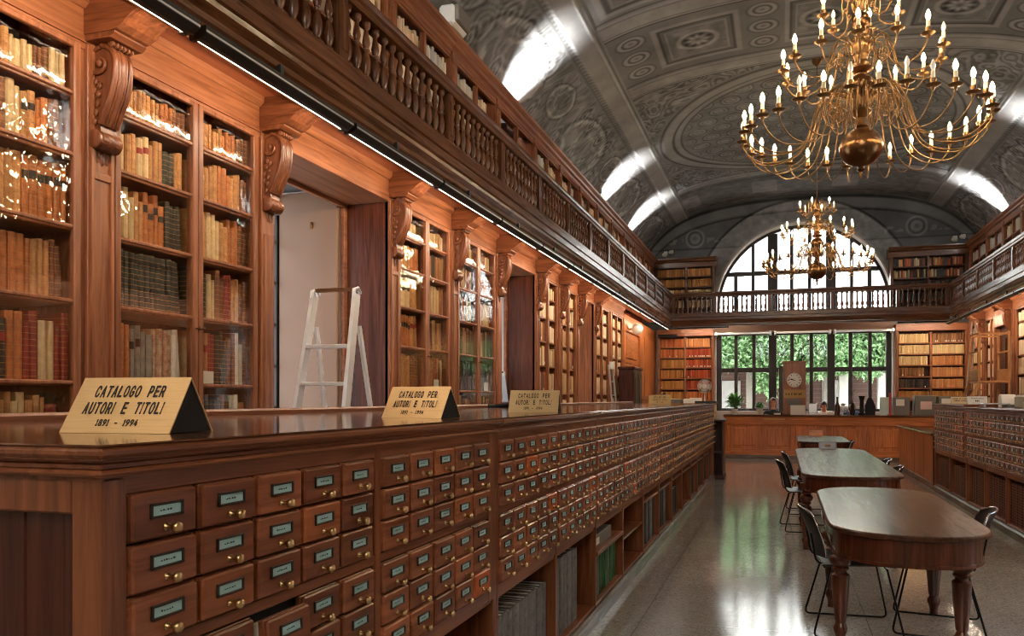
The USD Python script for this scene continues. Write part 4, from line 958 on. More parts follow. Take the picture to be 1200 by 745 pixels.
bay_volumes(k3, 90, 2.70, 3.48, 10, .38, ('black_cloth', 'black_cloth', 'black_cloth', 'grey_cloth'), 'the fourth bay of the third cabinet')
k4 = (CABL, 8.287, 0)
for q in range(6):
    if q not in (1,): bay_volumes(k4, 90, .04 + .885 * q, .80 + .885 * q, 8, (.30, .2, .34, .36, .38, .40)[q], 'black_cloth', f'{nth(q)} bay of the farthest left cabinet')
bay_volumes((CABR, 13.0, 0), -90, .08, 1.02, 10, .42, 'maroon_cloth', 'the first bay of the far right cabinet')
bay_volumes((CABR, 13.0, 0), -90, 1.12, 1.98, 9, .40, 'maroon_cloth', 'the second bay of the far right cabinet')
for q in range(4): bay_volumes((CABR, 10.895, 0), -90, .04 + .89 * q, .86 + .89 * q, 11, .44, 'maroon_cloth', f'the {nth(q)} bay of the near right cabinet')
sb = thing('bay_shelf', 'thick wooden shelf board above the green volumes', 'shelf', world(k3, 90, .012, -.02, .425), 90)
obj('board', MB().box(0, .84, 0, .40, 0, .028, .004), 'cabinet_wood_x', sb)
gb = thing('file_box', 'grey file box lying on the short shelf above green volumes', 'box', world(k3, 90, .10, .02, .454), 90)
obj('body', MB().box(0, .50, 0, .26, 0, .085, .004), 'grey_box', gb); obj('label', MB().box(.03, .12, -.002, .002, .02, .065), 'paper', gb)
for q, (x, zz) in enumerate(((.92, .39), (1.80, .52), (2.70, .52))):
    s_ = thing('bay_shelf', f'wooden shelf board in the {nth(q + 1)} bay of the third cabinet', 'shelf', world(k3, 90, x, .0, zz if q else .36), 90)
    obj('board', MB().box(0, .83, 0, .40, 0, .022, .003), 'cabinet_wood_x', s_)
for q in range(5):
    s_ = thing('bay_shelf', f'wooden shelf board in the {nth(q)} bay of the farthest left cabinet', 'shelf', world(k4, 90, .025 + .885 * q, .0, .53), 90)
    obj('board', MB().box(0, .84, 0, .40, 0, .02, .003), 'cabinet_wood_x', s_)

# ------------------------------------------------------------------ tent signs
LINES = [('CATALOGO  PER', .0300), ('AUTORI  E  TITOLI', .0300), ('1891  -  1994', .0165)]
def narrow_text(s, h, k, slant=.0):
    """condensed capitals set one by one at an even pitch"""
    V, F, n, x = [], [], 0, 0.0; pitch = h * k; wide = .72 * pitch
    for ch in s:
        if ch == ' ': x += pitch * .62; continue
        m = meshkit.text_mesh(ch, h, .0012, bold=True); v = np.array(m.vertices); a, b = v[:, 0].min(), v[:, 0].max(); w = {'I': .22, '1': .5, '-': .8}.get(ch, 1.0) * wide
        v[:, 0] = (v[:, 0] - a) / (b - a) * w + x + v[:, 1] * slant; V.append(v); F.append(np.array(m.faces) + n); n += len(v); x += w + .28 * pitch
    v = np.vstack(V); v[:, 0] -= x / 2; return v, np.vstack(F)
def blurred_line(w, h, seed):
    """a line of print too small to read: a row of short strokes in the xy plane"""
    rr = random.Random(seed); m = MB(); x = -w / 2
    while x < w / 2 - h * .5:
        b = rr.uniform(.35, .75) * h; m.box(x, min(x + b, w / 2), -h * rr.uniform(0, .15), h * rr.uniform(.7, 1.0), 0, .0012); x += b + h * rr.choice((.25, .25, .25, .8))
    return m.get()
def tent_sign(label, loc, rotz, w=.297, h=.130, run=.075, face='brushed_brass', lines=LINES, size=1.0):
    """a folded plate; local x along the front, y away; loc is the front lower middle"""
    t = thing('tent_sign', label, 'sign', loc, rotz); th = .003
    n = np.array([h, 2 * 0 - run]); 
    front = [(0, 0), (run, h), (run, h - th * 1.6), (th * 1.3, 0)]; back = [(2 * run, 0), (run, h), (run, h - th * 1.6), (2 * run - th * 1.3, 0)]
    obj('front_plate', MB().prism(front, 'x', -w / 2, w / 2), face, t); obj('back_plate', MB().prism(back, 'x', -w / 2, w / 2), face, t)
    obj('dark_inside', MB().prism([(th * 2.2, .001), (run, h - th * 2.6), (2 * run - th * 2.2, .001)], 'x', -w / 2 + .004, w / 2 - .002), 'cavity', t)
    sl = math.hypot(h, run); up = np.array([0, run / sl, h / sl]); nr = np.array([0, -h / sl, run / sl])
    tx = MB(); 
    for (s, hh), d in zip(lines, (.72, .42, .17)):
        v, f = narrow_text(s, hh * size, .53 if hh > .02 else .68) if isinstance(s, str) else blurred_line(s, hh, int(s * 1000)); o = up * (sl * d) + nr * .0004
        o = o - up * hh * size * .4
        tx.add(v[:, :1] * [1, 0, 0] + v[:, 1:2] * up + v[:, 2:3] * nr + o, f)
    if lines: obj('lettering', tx, 'ink', t)
    return t
tent_sign('nearest brass tent sign, lettered for the author and title catalogue', (-1.476, 1.371, 1.3705), 4)
tent_sign('second brass tent sign, on the catalogue before the grey volumes', (-1.462, 2.79, 1.3705), -9)
tent_sign('third brass tent sign, on the second left catalogue cabinet', (-1.40, 4.19, 1.3705), 8)
tent_sign('farthest brass tent sign, on the far left catalogue cabinet', (-1.80, 11.6, 1.3705), 10, .34, .14, .08)
tent_sign('cream tent sign at the far end of the right catalogues', (2.52, 12.15, 1.376), -6, .24, .10, .05, 'old_paper', [(.19, .016), (.17, .016)], 1.)
tent_sign('white tent sign with a small dark mark on the right catalogue', (2.52, 11.15, 1.376), -6, .235, .105, .05, 'paper', [(.15, .010), (.05, .022)], 1.)

# ------------------------------------------------------------------ aluminium stepladder
def stepladder(label, loc, rotz, W, H_, run, steps, m='aluminium', name='stepladder'):
    """local x along the steps, front foot at y = 0, apex at y = run"""
    t = thing(name, label, 'ladder', loc, rotz)
    for s in (-1, 1):
        obj('front_rail', MB().bar((s * W / 2, 0, 0), (s * W / 2 * .72, run, H_), .028, .062), m, t)
        obj('rear_leg', MB().bar((s * W / 2 * .98, run * 2.0, 0), (s * W / 2 * .74, run * 1.06, H_ * .90), .024, .03), m, t)
        obj('foot', MB().box(s * W / 2 - .02, s * W / 2 + .02, -.03, .03, 0, .03, .004), 'black', t)
        obj('rail_loop', MB().tube([(s * W / 2 * .72, run - .03, H_ - .02), (s * W / 2 * .72, run - .025, H_ + .03), (s * W / 2 * .72, run + .02, H_ + .045), (s * W / 2 * .72, run + .05, H_ + .01)], .014, 8), m, t, True)
    for k in range(steps):
        q = (k + 1) / (steps + 1.4); w = W * (1 - .28 * q) - .03; obj('step', MB().box(-w / 2, w / 2, run * q - .04, run * q + .06, H_ * q - .012, H_ * q + .012, .004), m, t)
    obj('top_bar', MB().box(-W * .36, W * .36, run - .01, run + .03, H_ + .025, H_ + .05, .006), 'brass_old', t)
    for z in (.30, .60): obj('rear_brace', MB().box(-W * .48 * (1 - .2 * z), W * .48 * (1 - .2 * z), run * (2 - z * 1.1) - .008, run * (2 - z * 1.1) + .008, H_ * z - .015, H_ * z + .015), m, t)
    return t
stepladder('white aluminium stepladder standing open before the first window niche', (-2.98, 4.12, 0), 0, .46, 2.17, .46, 7)
stepladder('small dark railed stepladder in the second window niche', (-3.48, 9.62, 0), 90, .42, 1.78, .22, 5, 'steel', 'stepladder')
# slim metal ladder and dark cupboard door by the far left bookcases
t = thing('library_ladder', 'slim grey metal ladder leaning on the far left bookcase', 'ladder', (XL + .34, 14.2, 0), 90)
for s in (-.17, .17): obj('rail', MB().bar((s, 0, 0), (s, .20, 2.1), .03, .03), 'steel', t)
for k in range(8): obj('rung', MB().bar((-.17, .0247 * k + .02, .26 * k + .22), (.17, .0247 * k + .02, .26 * k + .22), .022), 'steel', t)
obj('top_plate', MB().box(-.14, .14, .16, .19, 2.02, 2.16, .004), 'white_paint', t)
t = thing('cupboard', 'dark mahogany cupboard standing beside the slim metal ladder', 'cupboard', (XL + .40, 15.15, 0), 90)
obj('body', MB().box(0, .95, 0, .30, 0, 2.05, .006), 'dark_wood_z', t); obj('cornice', MB().box(-.03, .98, -.03, .32, 2.05, 2.11, .012), 'dark_wood_x', t)
for a in (.03, .49): obj('door', MB().box(a, a + .43, -.018, 0, .1, 1.98, .004).box(a + .08, a + .35, -.026, -.015, .2, .95, .008).box(a + .08, a + .35, -.026, -.015, 1.06, 1.88, .008), 'dark_wood_z', t)
# right: leaning wooden ladder and tall platform ladder
t = thing('library_ladder', 'wooden library ladder leaning in the far right corner', 'ladder', (XR - .30, 19.45, 0), -90)
for s in (-.2, .2): obj('rail', MB().bar((s, 0, 0), (s, .24, 3.25), .04, .03), 'steel', t)
for k in range(11): obj('rung', MB().bar((-.2, .0215 * k + .02, .28 * k + .22), (.2, .0215 * k + .02, .28 * k + .22), .03), 'steel', t)
t = thing('platform_ladder', 'tall wheeled wooden platform ladder with handrails on the right', 'ladder', (3.62, 16.25, 0), -90)
for x in (-.36, .36):
    for y in (.0, .5): obj('upright', MB().bar((x, y, .08), (x, y, 2.72), .034), 'pale_wood_z', t)
    obj('side_rail', MB().bar((x, 0, 2.68), (x, .5, 2.68), .035), 'pale_wood_x', t); obj('stringer', MB().bar((x, -.75, .1), (x, .0, 1.75), .03, .06), 'pale_wood_z', t)
for z in (2.70, 2.35): obj('cross_rail', MB().bar((-.36, .5, z), (.36, .5, z), .03), 'pale_wood_x', t); obj('cross_rail', MB().bar((-.36, 0, z), (.36, 0, z), .03), 'pale_wood_x', t)
obj('platform', MB().box(-.38, .38, -.02, .52, 1.75, 1.79, .004), 'pale_wood_x', t); obj('toe_board', MB().box(-.38, .38, .49, .53, 1.80, 2.02, .004), 'pale_wood_x', t); obj('toe_board', MB().box(-.38, .38, -.03, .0, 1.80, 2.02, .004), 'pale_wood_x', t)
for k in range(6): obj('tread', MB().box(-.35, .35, -.68 + .125 * k, -.53 + .125 * k, .27 * (k + 1) - .012, .27 * (k + 1) + .012, .003), 'pale_wood_x', t)
for x in (-.36, .36):
    for y in (0, .5): obj('wheel', MB().lathe([(.02, -.015), (.04, -.012), (.04, .012), (.02, .015)], 12, (x, y, .04), 'x'), 'black', t)
obj('brace', MB().bar((-.36, .5, .2), (.36, .5, 1.6), .03, .02), 'pale_wood_z', t)
# ------------------------------------------------------------------ reading tables and chairs
LEGP = [(.028, 0), (.025, .02), (.030, .05), (.040, .075), (.043, .092), (.034, .112), (.028, .124), (.034, .134), (.048, .28), (.054, .38), (.056, .405), (.052, .412), (.038, .420), (.036, .432), (.050, .440), (.052, .450), (.040, .458), (.060, .475), (.068, .497), (.060, .519), (.040, .530), (.054, .540), (.056, .552), (.040, .562), (.038, .572), (.058, .582), (.062, .60), (.062, .64)]
def oval(w, l, rx, n=18, p=2.3):
    """straight sides with rounded ends"""
    q = []
    for a in np.linspace(-math.pi / 2, math.pi / 2, n): q.append((w / 2 * np.sign(math.sin(a)) * abs(math.sin(a)) ** (2 / p) * -1, -(l / 2 - rx) - rx * abs(math.cos(a)) ** (2 / p)))
    for a in np.linspace(-math.pi / 2, math.pi / 2, n): q.append((w / 2 * np.sign(math.sin(a)) * abs(math.sin(a)) ** (2 / p), (l / 2 - rx) + rx * abs(math.cos(a)) ** (2 / p)))
    return q
def table(label, x, y, w, l, rx, legs, H_=.76, boards=4):
    t = thing('reading_table', label, 'table', (x, y, 0))
    o = oval(w, l, rx); m = MB()
    sc = lambda k: [(a * (1 - 2 * k / w), b * (1 - 2 * k / l)) for a, b in o]
    lay = [(0.012, H_ - .032), (.0, H_ - .026), (.0, H_ - .010), (.006, H_ - .003), (.014, H_)]
    n = len(o); v = np.vstack([[(a, b, z) for a, b in sc(k)] for k, z in lay] + [[(0, 0, lay[0][1])], [(0, 0, H_)]]); i = np.arange(n); j = (i + 1) % n; f = []
    for k in range(len(lay) - 1): f += [np.c_[i + k * n, j + k * n, j + (k + 1) * n], np.c_[i + k * n, j + (k + 1) * n, i + (k + 1) * n]]
    f += [np.c_[j, i, np.full(n, 5 * n)], np.c_[i + 4 * n, j + 4 * n, np.full(n, 5 * n + 1)]]
    obj('tabletop', m.add(v, np.vstack(f)), 'table_top', t, 25)
    a = sc(.035); b = sc(.062); m = MB(); v = np.vstack([[(p, q, z) for p, q in s] for s, z in ((a, H_ - .155), (a, H_ - .032), (b, H_ - .032), (b, H_ - .155))]); f = []
    for k in range(4): kk = (k + 1) % 4; f += [np.c_[i + k * n, j + k * n, j + kk * n], np.c_[i + k * n, j + kk * n, i + kk * n]]
    obj('apron', m.add(v, np.vstack(f)), 'table_wood_z', t, 25)
    a, b = sc(.028), sc(.050); m = MB(); v = np.vstack([[(p, q, z) for p, q in s] for s, z in ((a, H_ - .172), (a, H_ - .154), (b, H_ - .154), (b, H_ - .172))]); f = []
    for k in range(4): kk = (k + 1) % 4; f += [np.c_[i + k * n, j + k * n, j + kk * n], np.c_[i + k * n, j + kk * n, i + kk * n]]
    obj('apron_bead', m.add(v, np.vstack(f)), 'table_wood_z', t, 25)
    for lx, ly in legs: obj('leg', MB().lathe([(r * .95, h * (H_ - .12) / .64) for r, h in LEGP], 20, (lx, ly, 0)), 'table_wood_z', t, 50)
    return t
TX = .665
table('nearest oval reading table on turned legs with a worn top', TX, 5.20, .82, 2.18, .42, [(-.325, -.46), (.325, -.46), (-.325, .36), (.325, .36)])
table('middle long oval reading table with a small wooden stand on it', .635, 9.10, .90, 4.05, .40, [(-.40, -1.50), (.38, -1.50), (-.40, -.15), (.36, -.15), (-.36, 1.4), (.36, 1.4)])
table('farthest small reading table before the panelled counter', .68, 13.75, .82, 2.0, .2, [(-.33, -.8), (.33, -.8), (-.33, .8), (.33, .8)])
for k, (x, y, n) in enumerate(((.62, 11.0, 'middle'), (.62, 14.55, 'farthest'))):
    t = thing('number_stand', f'small wooden block stand on the {n} reading table', 'stand', (x, y, .7605))
    obj('block', MB().prism([(-.06, 0), (-.04, .10), (.02, .10), (.06, 0)], 'x', -.115, .115), 'counter_wood_x' if k else 'table_wood_x', t)
    obj('plate', MB().box(-.04, .04, -.0555, -.044, .03, .06), 'pale_wood_x', t)
# chair: moulded black shell on a wire sled frame; local +x is forward
CH = proto('sled_chair')
def shell(us, f3, th, m=None):
    m = m or MB(); V = []
    for off in (0, th): V.append([f3(u, s, off) for u in us for s in np.linspace(-1, 1, 9)])
    n, k = len(us), 9; i, j = np.meshgrid(np.arange(n - 1), np.arange(k - 1), indexing='ij'); a = (i * k + j).ravel(); N = n * k
    f = [np.c_[a, a + k, a + k + 1], np.c_[a, a + k + 1, a + 1], np.c_[a, a + k + 1, a + k] + N, np.c_[a, a + 1, a + k + 1] + N]
    bd = [r * k for r in range(n)] + [(n - 1) * k + c for c in range(1, k)] + [r * k + k - 1 for r in range(n - 2, -1, -1)] + [c for c in range(k - 2, 0, -1)]
    b = np.array(bd); c = np.roll(b, -1); f += [np.c_[b, c, c + N][:, ::-1], np.c_[b, c + N, b + N][:, ::-1]]
    return m.add(np.vstack(V), np.vstack(f))
def seatf(u, s, o): # u 0 rear .. 1 front
    x = -.20 + .42 * u; w = .225 - .02 * abs(2 * u - 1) ** 3; z = .445 + .018 * (1 - u) ** 2 * -1 + .012 * s * s - .03 * max(0, u - .8) * 5 * .4
    return (x, s * w, z - o)
def backf(u, s, o): # u 0 bottom .. 1 top
    z = .475 + .30 * u; w = .17 + .06 * math.sin(math.pi * min(1, u * .72 + .1)); w *= (1 - .35 * max(0, u - .8) * 5 * abs(s))
    x = -.225 - .10 * u ** 1.5 + .055 * s * s
    return (x - o, s * w, z - .02 * s * s * (u > .9))
obj('seat', shell(np.linspace(0, 1, 9), seatf, .012), 'black_leather', CH, 50)
obj('backrest', shell(np.linspace(0, 1, 10), backf, .012), 'black_leather', CH, 50)
obj('back_rim', MB().tube([backf(0.02, -1, .006)] + [backf(u, -1, .006) for u in np.linspace(.1, .9, 7)] + [backf(1, s, .006) for s in np.linspace(-1, 1, 9)] + [backf(u, 1, .006) for u in np.linspace(.9, .02, 8)], .006, 6), 'chrome', CH, True)
for s in (-1, 1):
    def fil(p, n=5, r=.05):
        out = [np.array(p[0])]
        for a, b, c in zip(p[:-2], p[1:-1], p[2:]):
            a, b, c = map(np.array, (a, b, c)); d1 = b + (a - b) / np.linalg.norm(a - b) * r; d2 = b + (c - b) / np.linalg.norm(c - b) * r
            out += [(1 - q) ** 2 * d1 + 2 * q * (1 - q) * b + q * q * d2 for q in np.linspace(0, 1, n)]
        return out + [np.array(p[-1])]
    obj('sled_leg', MB().tube(fil([(-.15, s * .20, .425), (-.26, s * .262, .012), (.26, s * .262, .012), (.17, s * .20, .425)], 5, .04), .0065, 7), 'wire', CH, True)
    obj('back_upright', MB().tube(fil([(.0, s * .12, .425), (-.23, s * .14, .43), (-.262, s * .15, .62)], 5, .05), .0065, 7), 'wire', CH, True)
obj('cross_wire', MB().tube([(-.19, -.21, .425), (-.19, 0, .425), (-.19, .21, .425)], .006, 6).tube([(.165, -.21, .425), (.165, 0, .425), (.165, .21, .425)], .006, 6), 'wire', CH, True)
for x, y, a, lb in ((.43, 5.06, 4, 'black shell sled chair on the left of the nearest table'), (.95, 5.22, 172, 'black shell sled chair on the right of the nearest table'),
                    (.27, 8.75, 6, 'black shell sled chair nearer of two left of the middle table'), (.33, 10.05, 3, 'black shell sled chair farther of two left of the middle table'),
                    (.86, 8.2, 180, 'black shell sled chair nearer of two right of the middle table'), (.86, 9.1, 180, 'black shell sled chair farther of two right of the middle table'), (.82, 13.0, 180, 'black shell sled chair right of the farthest table')):
    tag(inst('chair', CH, (x, y, 0), a), lb, 'chair')

# ------------------------------------------------------------------ chandeliers
def arm_path(R_, drop, rise, z0, r0=.06):
    """out from the shaft with a loop, dipping and rising to the candle"""
    P = np.array([(r0, z0 - .03), (r0 + .05 * R_, z0 + .07), (r0 + .15 * R_, z0 + .10), (r0 + .27 * R_, z0 + .02), (R_ * .52, -drop * .72), (R_ * .70, -drop * 1.08), (R_ * .86, -drop * .98), (R_ * .965, -drop * .52), (R_, -.02), (R_, rise)])
    from scipy.interpolate import CubicSpline
    s = np.r_[0, np.cumsum(np.linalg.norm(np.diff(P, axis=0), axis=1))]; c = CubicSpline(s, P); q = c(np.linspace(0, s[-1], 24)); return [(a, 0, b) for a, b in q]
def arm_kind(R_, drop, z0, lit, r=.0052, scroll=True):
    p = proto('candle_arm')
    m = MB().tube(arm_path(R_, drop, .0, z0), r, 6)
    if scroll:
        sp = [(.06 + .16 * R_ + (.075 * R_ + .0 - .008 * R_ * q) * math.cos(q) , 0, z0 - .03 + (.09 * R_ - .010 * R_ * q) * math.sin(q)) for q in np.linspace(-1, 6.5, 22)]; m.tube(sp, r * .8, 5)
    obj('curved_arm', m, 'brass_old', p, True)
    obj('drip_pan', MB().lathe([(.006, -.03), (.012, -.012), (.014, -.004), (.035, .0), (.046, .008), (.043, .010), (.016, .004), (.014, .010), (.017, .03), (.020, .042), (.017, .046)], 12, (R_, 0, 0)), 'brass_old', p, 50)
    obj('candle', MB().lathe([(.0125, .046), (.013, .05), (.0125, .090), (.008, .094)], 10, (R_, 0, 0)), 'candle', p, 40)
    bl = [(.006, .093), (.010, .101), (.0150, .114), (.0158, .124), (.0125, .138), (.007, .152), (.002, .162)]
    obj('bulb', MB().lathe(bl, 10, (R_, 0, 0)), 'bulb_lit' if lit else 'bulb_off', p, True)
    return p
ARMS = [[arm_kind(*a, lit) for lit in (True, False)] for a in ((.815, .15, .20), (.53, .11, .10), (.26, .06, .06))]
def chandelier(label, x, y, z, cord_top, seed):
    """z: height of the lower ring of drip pans"""
    t = thing('chandelier', label, 'chandelier', (x, y, z))
    obj('lower_globe', MB().lathe([(.004, -.40), (.012, -.385), (.014, -.36), (.008, -.35), (.03, -.335), (.016, -.32), (.02, -.31)] + [(.148 * math.cos(q), -.175 + .135 * math.sin(q)) for q in np.linspace(-1.4, 1.35, 16)] + [(.04, -.04), (.05, -.03)], 28), 'bronze', t, 50)
    obj('shaft', MB().lathe([(.05, -.03), (.035, .0), (.03, .03), (.055, .05), (.075, .075), (.055, .10), (.04, .12), (.042, .17), (.06, .18)], 20), 'brass_old', t, 50)
    obj('middle_globe', MB().lathe([(.06, .18)] + [(.098 * math.cos(q), .255 + .085 * math.sin(q)) for q in np.linspace(-1.0, 1.2, 12)] + [(.035, .345), (.06, .355), (.085, .372), (.06, .39), (.035, .40)], 24), 'bronze', t, 50)
    obj('vase', MB().lathe([(.035, .40), (.05, .42), (.038, .44), (.05, .47), (.075, .52), (.082, .56), (.06, .60), (.035, .62), (.05, .635), (.03, .65)], 20), 'brass_old', t, 50)
    obj('upper_globe', MB().lathe([(.03, .65)] + [(.066 * math.cos(q), .72 + .06 * math.sin(q)) for q in np.linspace(-1.1, 1.2, 10)] + [(.022, .785), (.035, .80), (.03, .83), (.045, .86), (.03, .90), (.018, .93), (.022, .97), (.012, .99), (.006, 1.0)], 20), 'bronze', t, 50)
    rr = random.Random(seed)
    for (kind, n, dz, off, dead) in ((0, 32, -.075, .03, .16), (1, 14, .40, .1, .12), (2, 6, .76, .2, .3)):
        for k in range(n): inst('arm', ARMS[kind][1 if rr.random() < dead else 0], (0, 0, dz + (0.018 * (k % 2) if kind == 0 else 0)), math.degrees(off) + 360 * k / n, t)
    zc = cord_top - z
    obj('cord', MB().tube([(0, 0, 1.0), (0, 0, (1 + zc) / 2), (0, 0, zc)], .008, 6), 'brass_old', t, True)
    obj('ceiling_rose', MB().lathe([(.02, zc - .10), (.07, zc - .05), (.09, zc), (.02, zc + .01)], 16), 'brass_old', t, 40)
    return t
chandelier('near large brass chandelier with three tiers of candle bulbs', .545, 5.70, 3.405, vz(-.015), 5)
chandelier('far brass chandelier hanging before the arched window', .545, 12.42, 3.63, vz(-.015), 8)

chandelier('third brass chandelier hanging behind the camera', .545, -1.1, 3.405, vz(-.015), 11)

# ------------------------------------------------------------------ uplights and lamps on the upper cornices
def uplight(label, x, y, side):
    t = thing('uplight', label, 'uplight', (x, y, 5.02), 0); s = side
    obj('housing', MB().box(-.07, .07, -.12, .12, .0, .05, .008).box(-.075, .075, -.13, -.115, .0, .08, .004).box(-.075, .075, .115, .13, .0, .08, .004), 'dark_metal', t)
    obj('lamp', MB().box(-.05, .05, -.09, .09, .05, .058), 'lamp_glow', t)
    sp = UsdLux.SphereLight.Define(stage, str(t.GetPath()) + '/spot')
    sp.CreateRadiusAttr(.04); sp.CreateIntensityAttr(UPLIGHT * 60); sp.CreateColorAttr(Gf.Vec3f(1., .96, .9)); sp.CreateNormalizeAttr(True)
    sh = UsdLux.ShapingAPI.Apply(sp.GetPrim()); sh.CreateShapingConeAngleAttr(36.0); sh.CreateShapingConeSoftnessAttr(1.0)
    sp.AddTranslateOp().Set(Gf.Vec3d(0, 0, .10)); sp.AddRotateYOp().Set(-s * 12.0 ); sp.AddRotateXOp().Set(180.0)
    return t
for k, y in enumerate((2.6, 6.0, 9.45, 14.9, 17.8)): uplight(f'uplight behind the left upper cornice, {nth(k)} from the camera', XL - .25, y, -1)
for k, y in enumerate((6.0, 9.45, 14.0, 18.1)): uplight(f'uplight behind the right upper cornice, {nth(k)} from the camera', XR + .25, y, 1)
t = thing('floodlight', 'white box floodlight on the left upper cornice near the top edge', 'floodlight', (XL + .04, 7.15, 5.20))
obj('body', MB().box(-.09, .09, -.17, .17, .04, .26, .03), 'white_paint', t); obj('bracket', MB().box(-.03, .03, -.04, .04, 0, .06, .004), 'steel', t); obj('visor', MB().box(.08, .13, -.15, .15, .08, .25, .01), 'grey_box', t)
t = thing('spot_lamp', 'round spot lamp clipped to the left upper cornice', 'spot lamp', (XL + .03, 13.6, 5.20))
obj('head', MB().lathe([(.02, -.08), (.07, -.05), (.085, .05), (.08, .06)], 14, (.0, 0, .13), 'x'), 'steel', t, 40); obj('stem', MB().box(-.012, .012, -.012, .012, 0, .09), 'steel', t)
for k, x in enumerate((-3.02, 4.13)):
    t = thing('security_light', f'small white twin lamp on the {("left", "right")[k]} of the painted end wall', 'lamp', (x, YW - .02, 5.42))
    obj('bracket', MB().box(-.05, .05, -.06, 0, -.05, .05, .006), 'white_paint', t)
    for s in (-1, 1): obj('lamp_head', MB().lathe([(.02, 0), (.05, .03), (.06, .12), (.05, .125)], 12, (s * .09, -.10, -.02 + .03 * s), 'x'), 'white_paint', t, 40)

# ------------------------------------------------------------------ counter, partition, corner stand
CY = 18.62
t = thing('service_counter', 'long panelled wooden service counter before the end windows', 'counter', (-1.32, CY, 0)); CL = 4.9
obj('plinth', MB().box(-.0, CL, .0, .68, 0, .10, .004), 'plinth_wood', t); obj('carcass', MB().box(0, CL, .03, .68, .10, 1.02), 'counter_wood_x', t)
obj('rail', MB().box(0, CL, -.0, .04, .10, .24, .004), 'counter_wood_x', t); obj('frieze', MB().prism([(-.0, .80), (-.03, .84), (-.035, .92), (-.05, 1.0), (-.06, 1.02), (.05, 1.02), (.05, .80)], 'x', 0, CL), 'counter_wood_x', t)
obj('worktop', MB().box(-.02, CL, -.075, .72, 1.02, 1.065, .01), 'cabinet_top', t)
for k in range(6):
    a = .03 + .80 * k; obj('stile', MB().box(a - .03, a + .09, -.012, .04, .24, .82, .006).box(a + .01, a + .05, -.03, -.005, .26, .80, .012), 'counter_wood_z', t)
    obj('panel', MB().box(a + .09, a + .77, .026, .035, .24, .82).box(a + .17, a + .69, .002, .03, .32, .74, .02), 'counter_wood_z', t)
obj('brass_plate', MB().box(.92, 1.42, -.046, -.03, .945, .99, .003), 'brass_dull', t)
t = thing('partition', 'low plank panelled partition at the far end of the right catalogues', 'partition', (CABR, 16.75, 0), -90)
for k in range(4): obj('plank', MB().box(.905 * k + .008, .905 * (k + 1) - .008, .0, .25, .10, .86, .008), 'counter_wood_z', t)
obj('plinth', MB().box(0, 3.64, -.015, .25, 0, .10, .005), 'plinth_wood', t); obj('ledge', MB().box(-.02, 3.68, -.05, .30, .86, .90, .008), 'cabinet_top', t); obj('end_post', MB().box(3.62, 3.70, -.02, .27, 0, .86, .006), 'dark_wood_z', t)
t = thing('bookstand', 'low dark bookstand with papers at the end of the left catalogues', 'bookstand', (-1.62, 13.72, 0))
obj('side', MB().box(.0, .03, 0, .55, .0, 1.04, .004), 'dark_wood_z', t); obj('side', MB().box(.60, .63, 0, .55, .0, 1.04, .004), 'dark_wood_z', t)
obj('top', MB().box(-.03, .66, -.03, .58, 1.04, 1.075, .006), 'dark_wood_x', t); obj('shelf', MB().box(.03, .60, 0, .55, .45, .475), 'dark_wood_x', t); obj('back', MB().box(.03, .60, .53, .55, .05, 1.04), 'dark_wood_z', t); obj('plinth', MB().box(-.02, .65, -.02, .57, 0, .08, .006), 'dark_wood_x', t)
t = thing('file_box', 'pale file box with a black lid standing on the low bookstand', 'box', (-1.50, 13.85, 1.0755))
obj('body', MB().box(0, .36, 0, .30, 0, .27, .004), 'old_paper', t); obj('lid', MB().box(-.01, .37, -.01, .31, .27, .33, .004), 'black', t)
t = thing('paper_bundle', 'leaning bundle of papers on the shelf of the low bookstand', 'papers', (-1.45, 13.80, .4755), 0, None, None, (0, 10, 0))
obj('sheets', MB().box(.0, .12, 0, .3, 0.0, .40, .003), 'paper', t)

# ------------------------------------------------------------------ things on the counter and cabinets
t = thing('clock_case', 'tall wooden noticeboard case with a round white clock', 'clock', (.05, CY + .30, 1.0655))
obj('case', MB().box(0, .53, 0, .16, 0, 1.26, .01).box(-.02, .55, -.02, .18, 1.24, 1.29, .008), 'case_wood_z', t)
obj('side_rack', MB().box(-.09, -.005, .01, .15, .02, 1.18, .004), 'black', t)
for k in range(4): obj('leaflet', MB().box(-.10, -.088, .02, .14, .08 + .28 * k, .26 + .28 * k), 'paper', t)
obj('clock_face', MB().lathe([(.0, -.022), (.165, -.020), (.168, -.012), (.168, .0)], 32, (.26, .0, .83), 'y'), 'clock_white', t, 30)
obj('clock_rim', MB().tube([(.26 + .170 * math.cos(q), -.016, .83 + .170 * math.sin(q)) for q in np.linspace(0, 2 * math.pi, 33)], .008, 6), 'steel', t, True)
mk = MB()
for k in range(12):
    q = math.radians(30 * k); c_, s_ = math.sin(q), math.cos(q); mk.bar((.26 + .115 * c_, -.0235, .83 + .115 * s_), (.26 + .148 * c_, -.0235, .83 + .148 * s_), .004, .016 if k % 3 else .022)
obj('hour_marks', mk, 'ink', t)
for q, l, w in ((293, .085, .016), (282, .125, .011)):
    q = math.radians(q); obj('clock_hand', MB().bar((.26 - .02 * math.sin(q), -.026, .83 - .02 * math.cos(q)), (.26 + l * math.sin(q), -.026, .83 + l * math.cos(q)), .004, w), 'ink', t)
obj('brass_plate', MB().box(.02, .52, -.014, .0, .40, .60, .004), 'brass_dull', t)
v, f = blurred_line(.42, .05, 3); obj('lettering', MB().add(np.c_[v[:, 0] + .27, -.0145 - v[:, 2], v[:, 1] + .475], f[:, ::-1]), 'ink', t)
obj('notice', MB().box(.10, .40, -.006, .0, .22, .38), 'grey_box', t)
